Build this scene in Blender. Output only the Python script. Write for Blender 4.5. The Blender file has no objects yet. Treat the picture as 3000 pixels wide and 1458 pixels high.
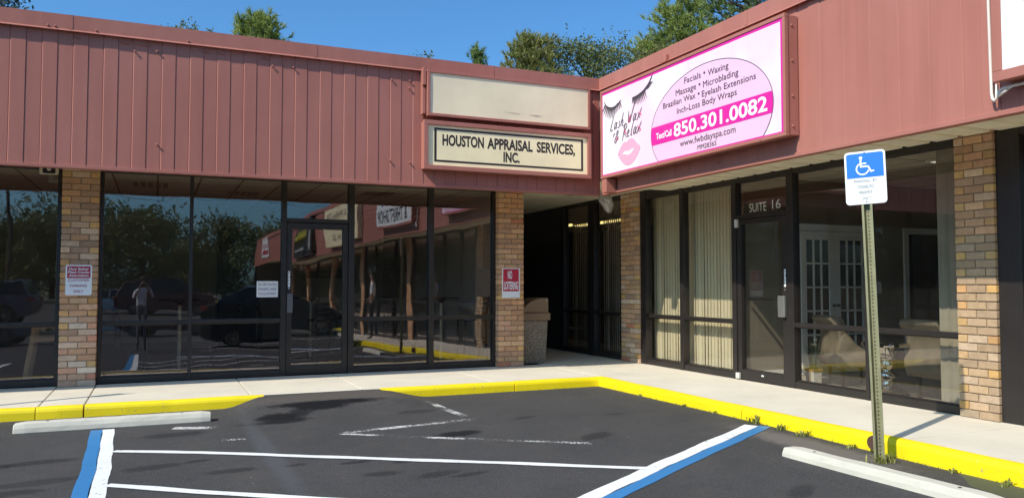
import bpy, math, random
import numpy as np
from mathutils import Vector, Matrix, Euler

sc = bpy.context.scene
C = sc.collection
rnd = random.Random(7)
R = math.radians

# ---------------------------------------------------------------- camera
cd = bpy.data.cameras.new('camera')
cam = bpy.data.objects.new('camera', cd)
C.objects.link(cam)
cam.location = (0, 0, 1.40)
cam.rotation_euler = (R(90 + 2.522), 0, R(-24.009))
cd.sensor_width = 36
cd.lens = 36 * 2339.9 / 3000
cd.clip_start = 0.05
cd.clip_end = 3000
sc.camera = cam

# ---------------------------------------------------------------- light
SUN = Vector((0.95, 0.36, -1.0))                 # direction the light travels
sd = -SUN.normalized()
elev = math.asin(sd.z)
azim = math.atan2(sd.x, sd.y)
w = bpy.data.worlds.new('World')
sc.world = w
w.use_nodes = True
nt = w.node_tree
bg = nt.nodes['Background']
sky = nt.nodes.new('ShaderNodeTexSky')
sky.sky_type = 'NISHITA'
sky.sun_disc = False
sky.sun_elevation = elev
sky.sun_rotation = azim
sky.altitude = 0
sky.air_density = 1.0
sky.dust_density = 2.0
sky.ozone_density = 3.0
hs = nt.nodes.new('ShaderNodeMix'); hs.data_type = 'RGBA'; hs.blend_type = 'MULTIPLY'
hs.inputs[0].default_value = 1.0
nt.links.new(sky.outputs[0], hs.inputs[6])
hs.inputs[7].default_value = (0.53, 0.985, 1.30, 1)      # deep clear autumn blue
nt.links.new(hs.outputs[2], bg.inputs[0])
bg.inputs[1].default_value = 0.1
ld = bpy.data.lights.new('sun', 'SUN')
ld.energy = 3.55
ld.angle = R(0.53)
ld.color = (1.0, 0.93, 0.80)
sun = bpy.data.objects.new('sun', ld)
C.objects.link(sun)
sun.location = (-20, -8, 25)
sun.rotation_euler = SUN.to_track_quat('-Z', 'Y').to_euler()
sc.view_settings.view_transform = 'Standard'
sc.view_settings.look = 'None'
sc.view_settings.exposure = 0.55
sc.view_settings.gamma = 1.0
sc.cycles.use_denoising = True
sc.cycles.max_bounces = 12
sc.cycles.diffuse_bounces = 6
sc.cycles.transparent_max_bounces = 24
sc.cycles.sample_clamp_indirect = 6

# ---------------------------------------------------------------- helpers
A = -0.13            # asphalt level, the pavement is z = 0
K = (1.40 - A) / 1.55
YF, XF = 11.19, 6.55         # face planes of the two fascias
YG, XG = 12.69, 7.94         # shop-front planes
ZB, ZL, ZT = 2.829, 4.54, 4.734
YK, XK = 10.62, 6.23         # back edges of the yellow kerb


class MB:
    def __init__(s):
        s.v, s.f, s.m, s.c = [], [], [], []
        s.mi, s.col = 0, None

    def face(s, idx):
        s.f.append(tuple(idx)); s.m.append(s.mi); s.c.append(s.col)

    def pts(s, P):
        n = len(s.v); s.v += [tuple(p) for p in P]; return n

    def box(s, x0, x1, y0, y1, z0, z1, M=None):
        P = [(x0, y0, z0), (x1, y0, z0), (x1, y1, z0), (x0, y1, z0), (x0, y0, z1), (x1, y0, z1), (x1, y1, z1), (x0, y1, z1)]
        if M: P = [M @ Vector(p) for p in P]
        n = s.pts(P)
        for q in ((3, 2, 1, 0), (4, 5, 6, 7), (0, 1, 5, 4), (1, 2, 6, 5), (2, 3, 7, 6), (3, 0, 4, 7)):
            s.face([n + i for i in q])
        return s

    def poly(s, P):
        n = s.pts(P); s.face(range(n, n + len(P))); return s

    def prism(s, P0, P1):
        k = len(P0); n = s.pts(list(P0) + list(P1))
        s.face([n + i for i in reversed(range(k))]); s.face([n + k + i for i in range(k)])
        for i in range(k):
            j = (i + 1) % k
            s.face([n + i, n + j, n + k + j, n + k + i])
        return s

    def tube(s, path, r, n=8, caps=True):
        path = [Vector(p) for p in path]
        rs = r if isinstance(r, (list, tuple)) else [r] * len(path)
        rings = []; up = None
        for i, p in enumerate(path):
            a = path[max(0, i - 1)]; b = path[min(len(path) - 1, i + 1)]
            t = (b - a).normalized()
            if up is None:
                up = t.orthogonal().normalized()
            else:
                up = (up - t * up.dot(t))
                up = up.normalized() if up.length > 1e-6 else t.orthogonal().normalized()
            sd_ = t.cross(up)
            rings.append(s.pts([p + rs[i] * (math.cos(2 * math.pi * k / n) * up + math.sin(2 * math.pi * k / n) * sd_) for k in range(n)]))
        for a, b in zip(rings, rings[1:]):
            for k in range(n):
                s.face((a + k, a + (k + 1) % n, b + (k + 1) % n, b + k))
        if caps:
            s.face([rings[0] + k for k in reversed(range(n))]); s.face([rings[-1] + k for k in range(n)])
        return s

    def lathe(s, prof, c=(0, 0, 0), n=24):
        rings = [s.pts([(c[0] + r * math.cos(2 * math.pi * k / n), c[1] + r * math.sin(2 * math.pi * k / n), c[2] + z) for k in range(n)]) for r, z in prof]
        for a, b in zip(rings, rings[1:]):
            for k in range(n):
                s.face((a + k, a + (k + 1) % n, b + (k + 1) % n, b + k))
        s.face([rings[0] + k for k in reversed(range(n))]); s.face([rings[-1] + k for k in range(n)])
        return s

    def loft(s, rings, closed_ends=True):
        ids = [s.pts(r) for r in rings]; k = len(rings[0])
        for a, b in zip(ids, ids[1:]):
            for i in range(k):
                j = (i + 1) % k
                s.face((a + i, a + j, b + j, b + i))
        if closed_ends:
            s.face([ids[0] + i for i in reversed(range(k))]); s.face([ids[-1] + i for i in range(k)])
        return s

    def xf(s, M, start=0):
        s.v[start:] = [tuple(M @ Vector(p)) for p in s.v[start:]]; return s

    def build(s, name, mats, parent=None, loc=None, bevel=0, smooth=False, segs=2):
        me = bpy.data.meshes.new(name)
        me.from_pydata(s.v, [], s.f)
        if not isinstance(mats, (list, tuple)): mats = [mats]
        for m in mats: me.materials.append(m)
        me.polygons.foreach_set('material_index', s.m)
        if any(c is not None for c in s.c):
            at = me.color_attributes.new('tint', 'FLOAT_COLOR', 'CORNER')
            buf = []
            for f, c in zip(s.f, s.c):
                buf += list(c or (1, 1, 1, 1)) * len(f)
            at.data.foreach_set('color', buf)
        if smooth:
            me.polygons.foreach_set('use_smooth', [True] * len(s.f))
        me.update()
        o = bpy.data.objects.new(name, me)
        C.objects.link(o)
        if parent: o.parent = parent
        if loc: o.location = loc
        if bevel:
            b = o.modifiers.new('bevel', 'BEVEL'); b.width = bevel; b.segments = segs
            b.limit_method = 'ANGLE'; b.angle_limit = R(40); b.harden_normals = False
        return o


def tag(o, label, cat=None, group=None, kind=None):
    o['label'] = label
    if cat: o['category'] = cat
    if group: o['group'] = group
    if kind: o['kind'] = kind
    return o


def thing(name, label, cat, loc=(0, 0, 0), rz=0, group=None, kind=None):
    o = bpy.data.objects.new(name, None)
    o.empty_display_size = 0.1
    C.objects.link(o); o.location = loc; o.rotation_euler = (0, 0, rz)
    return tag(o, label, cat, group, kind)


def copy_tree(o, parent=None):
    c = o.copy(); C.objects.link(c); c.parent = parent
    for ch in list(o.children): copy_tree(ch, c)
    return c


# ---------------------------------------------------------------- materials
def nodes(name):
    m = bpy.data.materials.new(name); m.use_nodes = True
    n = m.node_tree
    return m, n, n.nodes['Principled BSDF'], n.nodes['Material Output']


def noise(n, scale, detail=4, rough=0.55, coord='Object', vec=None):
    t = n.nodes.new('ShaderNodeTexNoise'); t.inputs['Scale'].default_value = scale
    t.inputs['Detail'].default_value = detail; t.inputs['Roughness'].default_value = rough
    if vec is None:
        tc = n.nodes.new('ShaderNodeTexCoord'); vec = tc.outputs[coord]
    n.links.new(vec, t.inputs['Vector'])
    return t.outputs['Fac']


def ramp(n, fac, stops):
    r = n.nodes.new('ShaderNodeValToRGB'); el = r.color_ramp.elements
    while len(el) < len(stops): el.new(0.5)
    for e, (p, c) in zip(el, stops):
        e.position = p; e.color = (*c, 1) if len(c) == 3 else c
    n.links.new(fac, r.inputs[0]); return r.outputs[0]


def mix(n, fac, a, b, mode='MIX'):
    x = n.nodes.new('ShaderNodeMix'); x.data_type = 'RGBA'; x.blend_type = mode
    for sock, val in ((x.inputs[0], fac), (x.inputs[6], a), (x.inputs[7], b)):
        if isinstance(val, (int, float)): sock.default_value = val
        elif isinstance(val, (tuple, list)): sock.default_value = (*val[:3], 1)
        else: n.links.new(val, sock)
    return x.outputs[2]


def math_(n, op, a, b=None, clamp=False):
    x = n.nodes.new('ShaderNodeMath'); x.operation = op; x.use_clamp = clamp
    for sock, val in ((x.inputs[0], a), (x.inputs[1], b)):
        if val is None: continue
        if isinstance(val, (int, float)): sock.default_value = val
        else: n.links.new(val, sock)
    return x.outputs[0]


def bump(n, b, h, strength, dist=0.01):
    x = n.nodes.new('ShaderNodeBump'); x.inputs['Strength'].default_value = strength
    x.inputs['Distance'].default_value = dist
    n.links.new(h, x.inputs['Height']); n.links.new(x.outputs[0], b.inputs['Normal'])
    return x


def sc3(c, k): return tuple(min(1, v * k) for v in c)


def mat(name, col, rough=0.6, metal=0.0, var=0.12, scale=3.0, bmp=0.0, bscale=80, spec=0.5, tint=False):
    m, n, b, o = nodes(name)
    b.inputs['Roughness'].default_value = rough; b.inputs['Metallic'].default_value = metal
    b.inputs['Specular IOR Level'].default_value = spec
    f = noise(n, scale, 5)
    c = ramp(n, f, [(0.3, sc3(col, 1 - var)), (0.7, sc3(col, 1 + var))])
    if tint:
        a = n.nodes.new('ShaderNodeAttribute'); a.attribute_name = 'tint'
        c = mix(n, 1.0, c, a.outputs['Color'], 'MULTIPLY')
    n.links.new(c, b.inputs['Base Color'])
    if bmp: bump(n, b, noise(n, bscale, 4), bmp, 0.004)
    return m


def emit(name, col, strength):
    m, n, b, o = nodes(name)
    b.inputs['Emission Color'].default_value = (*col, 1); b.inputs['Emission Strength'].default_value = strength
    b.inputs['Base Color'].default_value = (*col, 1)
    return m


def fascia_paint():
    m, n, b, o = nodes('faded maroon paint')
    b.inputs['Roughness'].default_value = 0.6; b.inputs['Specular IOR Level'].default_value = 0.3
    tc = n.nodes.new('ShaderNodeTexCoord')
    mp = n.nodes.new('ShaderNodeMapping'); mp.inputs['Scale'].default_value = (5, 5, 0.5)
    n.links.new(tc.outputs['Object'], mp.inputs['Vector'])
    f1 = noise(n, 1.0, 5, vec=mp.outputs[0]); f2 = noise(n, 0.6, 3)
    c = ramp(n, f1, [(0.3, (0.350, 0.128, 0.098)), (0.7, (0.405, 0.152, 0.118))])
    c = mix(n, ramp(n, f2, [(0.42, (0, 0, 0)), (0.72, (0.5, 0.5, 0.5))]), c, (0.425, 0.178, 0.142))
    n.links.new(c, b.inputs['Base Color'])
    bump(n, b, math_(n, 'ADD', math_(n, 'MULTIPLY', noise(n, 1.4, 2), 6.0), noise(n, 14, 3)), 0.3, 0.004)
    return m


def asphalt_mat():
    m, n, b, o = nodes('sealed asphalt')
    tc = n.nodes.new('ShaderNodeTexCoord'); P = tc.outputs['Object']
    big = noise(n, 0.8, 6, 0.6); mid = noise(n, 3.5, 6, 0.65); fine = noise(n, 90, 3, 0.7)
    c = ramp(n, big, [(0.3, (0.046, 0.044, 0.044)), (0.7, (0.066, 0.062, 0.061))])
    c = mix(n, ramp(n, mid, [(0.30, (0.5,) * 3), (0.50, (0, 0, 0))]), c, (0.034, 0.033, 0.036))
    vo = n.nodes.new('ShaderNodeTexVoronoi'); vo.inputs['Scale'].default_value = 5.5; n.links.new(P, vo.inputs['Vector'])
    sv_ = n.nodes.new('ShaderNodeSeparateColor'); n.links.new(vo.outputs['Color'], sv_.inputs[0])
    dot = math_(n, 'LESS_THAN', vo.outputs['Distance'], math_(n, 'MULTIPLY', math_(n, 'SUBTRACT', sv_.outputs[0], 0.62, True), 0.16))
    c = mix(n, dot, c, (0.30, 0.29, 0.27))
    # pale worn flecks
    fl = noise(n, 55, 3, 0.6)
    c = mix(n, ramp(n, fl, [(0.60, (0, 0, 0)), (0.72, (0.6,) * 3)]), c, (0.15, 0.145, 0.14))
    c = mix(n, ramp(n, fine, [(0.38, (0.6,) * 3), (0.60, (0, 0, 0))]), c, (0.022, 0.022, 0.024))
    c = mix(n, ramp(n, noise(n, 130, 2, 0.6), [(0.55, (0, 0, 0)), (0.66, (0.6,) * 3)]), c, (0.19, 0.185, 0.18))
    # warm dust near the kerbs
    du = noise(n, 1.7, 5, 0.7)
    c = mix(n, ramp(n, du, [(0.5, (0, 0, 0)), (0.75, (0.5,) * 3)]), c, (0.085, 0.074, 0.066))

    def spot(x, y, rx, ry, col, amt, ang=0.0, edge=0.36):
        nonlocal c
        mp = n.nodes.new('ShaderNodeMapping'); mp.vector_type = 'TEXTURE'
        mp.inputs['Location'].default_value = (x, y, 0); mp.inputs['Rotation'].default_value = (0, 0, ang)
        mp.inputs['Scale'].default_value = (rx, ry, 1)
        n.links.new(P, mp.inputs['Vector'])
        sx = n.nodes.new('ShaderNodeSeparateXYZ'); n.links.new(mp.outputs[0], sx.inputs[0])
        d = math_(n, 'SQRT', math_(n, 'ADD', math_(n, 'MULTIPLY', sx.outputs[0], sx.outputs[0]), math_(n, 'MULTIPLY', sx.outputs[1], sx.outputs[1])))
        d = math_(n, 'ADD', d, math_(n, 'MULTIPLY', math_(n, 'SUBTRACT', noise(n, 12, 6, 0.85), 0.5), 1.5))
        f = ramp(n, d, [(max(0.0, 0.8 - edge / 2), (amt,) * 3), (0.8 + edge / 2, (0, 0, 0))])
        c = mix(n, f, c, col)
    spot(2.2, 10.25, 1.3, 0.4, (0.105, 0.088, 0.075), 0.55)
    dark = (0.006, 0.006, 0.008)
    for x, y, rx, ry, am, an in ((1.95, 9.97, 0.85, 0.14, 1.0, 0.05), (1.85, 9.85, 0.42, 0.2, 1.0, 0.1), (1.3, 9.5, 0.3, 0.17, 0.95, 0.2), (-1.3, 7.9, 0.3, 0.13, 0.5, 0.2), (-1.0, 6.9, 0.35, 0.12, 0.5, 0.1), (0.35, 7.5, 0.16, 0.06, 0.5, 0.3), (1.1, 7.0, 0.14, 0.06, 0.55, 0.2), (1.6, 6.9, 0.18, 0.06, 0.6, 0.1), (2.0, 6.75, 0.16, 0.05, 0.6, 0.1), (2.35, 6.1, 0.2, 0.06, 0.5, 0.2), (5.0, 8.2, 0.2, 0.08, 0.4, 0.1), (4.9, 3.9, 0.4, 0.15, 0.4, 0.4), (1.35, 9.3, 0.34, 0.2, 0.9, 0.3), (1.55, 9.6, 0.16, 0.25, 0.8, -0.5),
                                 (2.85, 7.78, 0.34, 0.16, 0.9, 0.2), (1.02, 9.2, 0.25, 0.1, 0.5, 0), (4.1, 7.1, 0.3, 0.14, 0.5, 0.5),
                                 (0.2, 8.9, 0.4, 0.16, 0.5, 0.1), (0.0, 7.4, 0.3, 0.12, 0.45, 0.2), (0.6, 7.0, 0.25, 0.1, 0.5, 0.1),
                                 (1.7, 6.4, 0.2, 0.1, 0.5, 0.0), (2.1, 6.2, 0.25, 0.1, 0.45, 0.3), (-0.9, 8.0, 0.35, 0.12, 0.5, 0.1),
                                 (-0.8, 7.2, 0.4, 0.13, 0.4, 0.2), (3.9, 8.4, 0.22, 0.09, 0.4, 0.4), (2.9, 9.3, 0.3, 0.12, 0.4, 0.1), (4.4, 4.6, 0.3, 0.1, 0.4, 0.6)):
        spot(x, y, rx, ry, dark, am, an)
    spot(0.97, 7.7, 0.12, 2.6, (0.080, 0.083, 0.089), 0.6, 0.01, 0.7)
    spot(5.75, 5.9, 0.3, 1.3, (0.16, 0.14, 0.125), 0.8, 0, 0.6)
    n.links.new(c, b.inputs['Base Color'])
    b.inputs['Roughness'].default_value = 0.9; b.inputs['Specular IOR Level'].default_value = 0.22
    h = math_(n, 'ADD', math_(n, 'MULTIPLY', fine, 0.6), math_(n, 'MULTIPLY', noise(n, 260, 2), 0.5))
    bump(n, b, h, 0.55, 0.006)
    return m


def concrete_mat(name, col, dirt=(0.30, 0.27, 0.23), amt=0.55):
    m, n, b, o = nodes(name)
    f = noise(n, 1.1, 6, 0.6); g = noise(n, 6, 6, 0.7); h = noise(n, 120, 3)
    c = ramp(n, f, [(0.3, sc3(col, 0.9)), (0.7, sc3(col, 1.06))])
    c = mix(n, ramp(n, g, [(0.55, (0, 0, 0)), (0.8, (amt,) * 3)]), c, dirt)
    c = mix(n, ramp(n, h, [(0.3, (0.25,) * 3), (0.5, (0, 0, 0))]), c, sc3(col, 0.7))
    vo = n.nodes.new('ShaderNodeTexVoronoi'); vo.inputs['Scale'].default_value = 2.6
    tc = n.nodes.new('ShaderNodeTexCoord'); n.links.new(tc.outputs['Object'], vo.inputs['Vector'])
    sp_ = n.nodes.new('ShaderNodeSeparateColor'); n.links.new(vo.outputs['Color'], sp_.inputs[0])
    gum = math_(n, 'LESS_THAN', vo.outputs['Distance'], math_(n, 'MULTIPLY', math_(n, 'SUBTRACT', sp_.outputs[0], 0.45, True), 0.11))
    c = mix(n, math_(n, 'MULTIPLY', gum, 0.6), c, sc3(dirt, 0.5))
    n.links.new(c, b.inputs['Base Color']); b.inputs['Roughness'].default_value = 0.85
    bump(n, b, h, 0.35, 0.003)
    return m


def paint_mat(name, col, wear=0.0, under=(0.05, 0.05, 0.05), rough=0.5):
    """road or kerb paint, worn through to what lies below"""
    m, n, b, o = nodes(name)
    g = noise(n, 9, 6, 0.75); h = noise(n, 45, 4, 0.7)
    c = ramp(n, noise(n, 1.5, 5), [(0.3, sc3(col, 0.92)), (0.7, sc3(col, 1.04))])
    c = mix(n, ramp(n, h, [(0.28, (0.3,) * 3), (0.42, (0, 0, 0))]), c, sc3(col, 0.6))
    if wear:
        k = math_(n, 'ADD', math_(n, 'MULTIPLY', g, 0.5), math_(n, 'MULTIPLY', h, 0.5))
        f = ramp(n, k, [(wear - 0.02, (1, 1, 1)), (wear + 0.02, (0, 0, 0))])
        c = mix(n, f, c, under)
    n.links.new(c, b.inputs['Base Color']); b.inputs['Roughness'].default_value = rough
    bump(n, b, noise(n, 70, 4), 0.5, 0.004)
    return m


def old_line_mat():
    m, n, b, o = nodes('worn white line')
    b.inputs['Base Color'].default_value = (0.55, 0.54, 0.52, 1); b.inputs['Roughness'].default_value = 0.8
    k = math_(n, 'ADD', math_(n, 'MULTIPLY', noise(n, 2.2, 3), 0.45), math_(n, 'MULTIPLY', noise(n, 42, 4, 0.8), 0.55))
    f = ramp(n, k, [(0.49, (0, 0, 0)), (0.53, (1, 1, 1))])
    t = n.nodes.new('ShaderNodeBsdfTransparent'); x = n.nodes.new('ShaderNodeMixShader')
    n.links.new(f, x.inputs[0]); n.links.new(t.outputs[0], x.inputs[1]); n.links.new(b.outputs[0], x.inputs[2])
    n.links.new(x.outputs[0], o.inputs[0])
    return m


def glass_mat(name, trans, refl, wob=0.0012, dirt=0.02):
    m, n, b, o = nodes(name); n.nodes.remove(b)
    g = n.nodes.new('ShaderNodeNewGeometry')
    dp = n.nodes.new('ShaderNodeVectorMath'); dp.operation = 'DOT_PRODUCT'
    n.links.new(g.outputs['Normal'], dp.inputs[0]); n.links.new(g.outputs['Incoming'], dp.inputs[1])
    cs = math_(n, 'ABSOLUTE', dp.outputs['Value'])
    f = math_(n, 'POWER', math_(n, 'SUBTRACT', 1.0, cs), 5.0)
    f = math_(n, 'ADD', math_(n, 'MULTIPLY', f, 1 - refl), refl, clamp=True)
    t = n.nodes.new('ShaderNodeBsdfTransparent'); t.inputs[0].default_value = (*trans, 1)
    gl = n.nodes.new('ShaderNodeBsdfGlossy'); gl.inputs['Roughness'].default_value = 0.012
    gl.inputs['Color'].default_value = (1.0, 0.93, 0.95, 1)
    bp = n.nodes.new('ShaderNodeBump'); bp.inputs['Strength'].default_value = 1; bp.inputs['Distance'].default_value = wob
    n.links.new(noise(n, 1.6, 1, 0.4), bp.inputs['Height']); n.links.new(bp.outputs[0], gl.inputs['Normal'])
    x = n.nodes.new('ShaderNodeMixShader')
    n.links.new(f, x.inputs[0]); n.links.new(t.outputs[0], x.inputs[1]); n.links.new(gl.outputs[0], x.inputs[2])
    # thin film of dust
    d = n.nodes.new('ShaderNodeBsdfDiffuse'); d.inputs[0].default_value = (0.5, 0.48, 0.44, 1)
    y = n.nodes.new('ShaderNodeMixShader')
    n.links.new(ramp(n, noise(n, 2.5, 6, 0.7), [(0.35, (dirt * 0.3,) * 3), (0.75, (dirt,) * 3)]), y.inputs[0])
    n.links.new(x.outputs[0], y.inputs[1]); n.links.new(d.outputs[0], y.inputs[2])
    n.links.new(y.outputs[0], o.inputs[0])
    return m


def leaf_mat(name, c0, c1):
    m, n, b, o = nodes(name)
    a = n.nodes.new('ShaderNodeAttribute'); a.attribute_name = 'tint'
    c = mix(n, a.outputs['Fac'], c0, c1)
    n.links.new(c, b.inputs['Base Color']); b.inputs['Roughness'].default_value = 0.55
    t = n.nodes.new('ShaderNodeBsdfTranslucent'); n.links.new(c, t.inputs[0])
    x = n.nodes.new('ShaderNodeMixShader'); x.inputs[0].default_value = 0.35
    n.links.new(b.outputs[0], x.inputs[1]); n.links.new(t.outputs[0], x.inputs[2]); n.links.new(x.outputs[0], o.inputs[0])
    return m


def tile_mat():
    m, n, b, o = nodes('ceiling tiles')
    br = n.nodes.new('ShaderNodeTexBrick'); br.offset = 0; br.inputs['Scale'].default_value = 1
    br.inputs['Mortar Size'].default_value = 0.014; br.inputs['Brick Width'].default_value = 0.61; br.inputs['Row Height'].default_value = 1.22
    br.inputs['Color1'].default_value = (0.66, 0.60, 0.52, 1); br.inputs['Color2'].default_value = (0.60, 0.55, 0.47, 1)
    br.inputs['Mortar'].default_value = (0.10, 0.09, 0.08, 1)
    tc = n.nodes.new('ShaderNodeTexCoord'); n.links.new(tc.outputs['Object'], br.inputs['Vector'])
    n.links.new(br.outputs[0], b.inputs['Base Color']); b.inputs['Roughness'].default_value = 0.95
    return m


def pebble_mat():
    m, n, b, o = nodes('exposed pebbles')
    v = n.nodes.new('ShaderNodeTexVoronoi'); v.inputs['Scale'].default_value = 70
    tc = n.nodes.new('ShaderNodeTexCoord'); n.links.new(tc.outputs['Object'], v.inputs['Vector'])
    sx = n.nodes.new('ShaderNodeSeparateColor'); n.links.new(v.outputs['Color'], sx.inputs[0])
    c = ramp(n, sx.outputs[0], [(0.0, (0.16, 0.125, 0.09)), (0.5, (0.31, 0.25, 0.185)), (1.0, (0.46, 0.395, 0.31))])
    c = mix(n, ramp(n, v.outputs['Distance'], [(0.35, (0, 0, 0)), (0.6, (1, 1, 1))]), c, (0.15, 0.12, 0.09))
    n.links.new(c, b.inputs['Base Color']); b.inputs['Roughness'].default_value = 0.7
    inv = math_(n, 'SUBTRACT', 1.0, v.outputs['Distance']); bump(n, b, inv, 0.8, 0.01)
    return m


MAROON = fascia_paint()
ASPHALT = asphalt_mat()
PAVE = concrete_mat('pavement concrete', (0.64, 0.58, 0.48), (0.42, 0.38, 0.33), 0.35)
STOPC = concrete_mat('precast concrete', (0.56, 0.525, 0.445), (0.36, 0.34, 0.30), 0.45)
YELLOW = paint_mat('yellow kerb paint', (0.86, 0.66, 0.005), 0.385, (0.33, 0.28, 0.17), 0.5)
WHITE_LINE = paint_mat('white road paint', (0.80, 0.80, 0.79), 0.395, (0.06, 0.06, 0.06))
BLUE_LINE = paint_mat('blue road paint', (0.034, 0.195, 0.44), 0.385, (0.05, 0.05, 0.06))
OLD_LINE = old_line_mat()
BRONZE = mat('dark bronze frame', (0.022, 0.018, 0.017), 0.38, 0.0, 0.15)
SOFFIT = mat('beige soffit metal', (0.86, 0.77, 0.57), 0.6, 0, 0.12, 2)
GLASS_DARK = glass_mat('tinted shop glass', (0.85, 0.83, 0.81), 0.115, 0.0022, 0.008)
GLASS = glass_mat('clear shop glass', (0.90, 0.89, 0.86), 0.05, 0.0008, 0.01)
BRICK = mat('brick', (1, 1, 1), 0.85, 0, 0.22, 16, 0.8, 60, 0.3, tint=True)
MORTAR = mat('mortar', (0.36, 0.28, 0.20), 0.95, 0, 0.15, 12, 0.5)
DARKWALL = mat('dark panelling and shade', (0.030, 0.026, 0.024), 0.7)
ROOMWALL = mat('beige room wall', (0.70, 0.66, 0.60), 0.9, 0, 0.05)
WHITEWALL = mat('cream room wall', (0.24, 0.215, 0.17), 0.9, 0, 0.04)
CARPET = mat('dark carpet', (0.055, 0.05, 0.045), 0.95, 0, 0.3, 30)
TILEFLOOR = mat('light room floor', (0.40, 0.37, 0.31), 0.55, 0, 0.12, 3)
CEIL = tile_mat()
ROOFM = mat('grey roof membrane', (0.30, 0.29, 0.28), 0.9, 0, 0.2, 1)
WHITE = mat('white enamel', (0.80, 0.80, 0.80), 0.4, 0, 0.02)
CREAM = mat('yellowed sign plastic', (0.92, 0.78, 0.48), 0.45, 0, 0.06, 2.5)
BLANK = mat('weathered sign plastic', (0.84, 0.70, 0.48), 0.5, 0, 0.07, 2.0)
INK = mat('dark brown ink', (0.022, 0.017, 0.014), 0.5, 0, 0.05)
GREYINK = mat('charcoal ink', (0.06, 0.045, 0.055), 0.5, 0, 0.05)
RED = mat('red sign ink', (0.50, 0.018, 0.045), 0.45, 0, 0.04)
CRIMSON = mat('crimson sign ink', (0.40, 0.02, 0.05), 0.45, 0, 0.04)
SKYBLUE = mat('blue sign ink', (0.008, 0.16, 0.66), 0.4, 0, 0.02)
GREEN_STEEL = mat('faded olive steel', (0.25, 0.235, 0.13), 0.5, 0.3, 0.15, 10)
CHROME = mat('chrome', (0.75, 0.75, 0.74), 0.12, 1.0, 0.03)
BLACK = mat('black plastic', (0.012, 0.012, 0.013), 0.4)
BLIND = mat('cream vinyl blind', (0.70, 0.64, 0.47), 0.6, 0, 0.06, 2)
BARK = mat('bark', (0.085, 0.06, 0.045), 0.9, 0, 0.3, 6, 0.6, 20)

# ---------------------------------------------------------------- lettering
_cache = {}


def _text(s, bold=0.0):
    key = (s, bold)
    if key in _cache: return _cache[key]
    cu = bpy.data.curves.new('t', 'FONT'); cu.body = s; cu.size = 1; cu.offset = bold; cu.resolution_u = 4
    o = bpy.data.objects.new('t', cu); C.objects.link(o)
    dg = bpy.context.evaluated_depsgraph_get()
    me = bpy.data.meshes.new_from_object(o.evaluated_get(dg))
    V = [(v.co.x, v.co.y) for v in me.vertices]; F = [tuple(p.vertices) for p in me.polygons]
    bpy.data.objects.remove(o); bpy.data.curves.remove(cu); bpy.data.meshes.remove(me)
    _cache[key] = (V, F); return V, F


CAP = max(v[1] for v in _text('H')[0])


def letters(mb, s, u0, u1, v0, cap, fn, bold=0.0, shear=0.0, slope=0.0):
    """lay the word s between u0 and u1, baseline v0, capital height cap; fn maps (u, v) to 3-D"""
    V, F = _text(s, bold)
    xa = min(v[0] for v in V); xb = max(v[0] for v in V)
    k = (u1 - u0) / (xb - xa); kv = cap / CAP
    P = []
    for x, y in V:
        u = u0 + (x - xa) * k + shear * y * kv; v = v0 + y * kv + slope * (u - u0)
        P.append(fn(u, v))
    n = mb.pts(P)
    for f in F: mb.face([n + i for i in f])
    return mb


def natural(s, cap, bold=0.0, squeeze=1.0):
    V, _ = _text(s, bold)
    return (max(v[0] for v in V) - min(v[0] for v in V)) * cap / CAP * squeeze


def centred(mb, s, uc, v0, cap, fn, bold=0.0, width=None, squeeze=1.0):
    wd = width or natural(s, cap, bold, squeeze)
    return letters(mb, s, uc - wd / 2, uc + wd / 2, v0, cap, fn, bold)


def strip(mb, pts, widths, fn):
    """flat brush stroke through pts (u, v) with a width at each point"""
    P = []
    for i, (u, v) in enumerate(pts):
        a = pts[max(0, i - 1)]; b = pts[min(len(pts) - 1, i + 1)]
        dx, dy = b[0] - a[0], b[1] - a[1]; L = math.hypot(dx, dy) or 1
        nx, ny = -dy / L, dx / L; h = widths[i] / 2
        P += [fn(u + nx * h, v + ny * h), fn(u - nx * h, v - ny * h)]
    n = mb.pts(P)
    for i in range(len(pts) - 1):
        mb.face((n + 2 * i, n + 2 * i + 1, n + 2 * i + 3, n + 2 * i + 2))
    return mb


def curve(P, k=6):
    """Catmull-Rom through 2-D points"""
    out = []
    Q = [P[0]] + list(P) + [P[-1]]
    for i in range(1, len(Q) - 2):
        for j in range(k):
            t = j / k
            out.append(tuple(0.5 * (2 * Q[i][d] + (Q[i + 1][d] - Q[i - 1][d]) * t + (2 * Q[i - 1][d] - 5 * Q[i][d] + 4 * Q[i + 1][d] - Q[i + 2][d]) * t * t
                                    + (3 * Q[i][d] - Q[i - 1][d] - 3 * Q[i + 1][d] + Q[i + 2][d]) * t ** 3) for d in range(len(P[0]))))
    out.append(tuple(P[-1])); return out


def rrect(u0, u1, v0, v1, r, k=6):
    out = []
    for cx, cy, a in ((u1 - r, v0 + r, -90), (u1 - r, v1 - r, 0), (u0 + r, v1 - r, 90), (u0 + r, v0 + r, 180)):
        for i in range(k + 1):
            t = R(a + 90 * i / k); out.append((cx + r * math.cos(t), cy + r * math.sin(t)))
    return out


# ================================================================ SETTING
g = MB(); g.poly([(-400, -400, A - 0.03), (400, -400, A - 0.03), (400, 400, A - 0.03), (-400, 400, A - 0.03)])
tag(g.build('ground', mat('dry grass ground', (0.07, 0.075, 0.035), 0.95, 0, 0.3, 0.5)), 'flat grassy ground around and behind the plaza', 'ground', None, 'structure')


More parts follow.
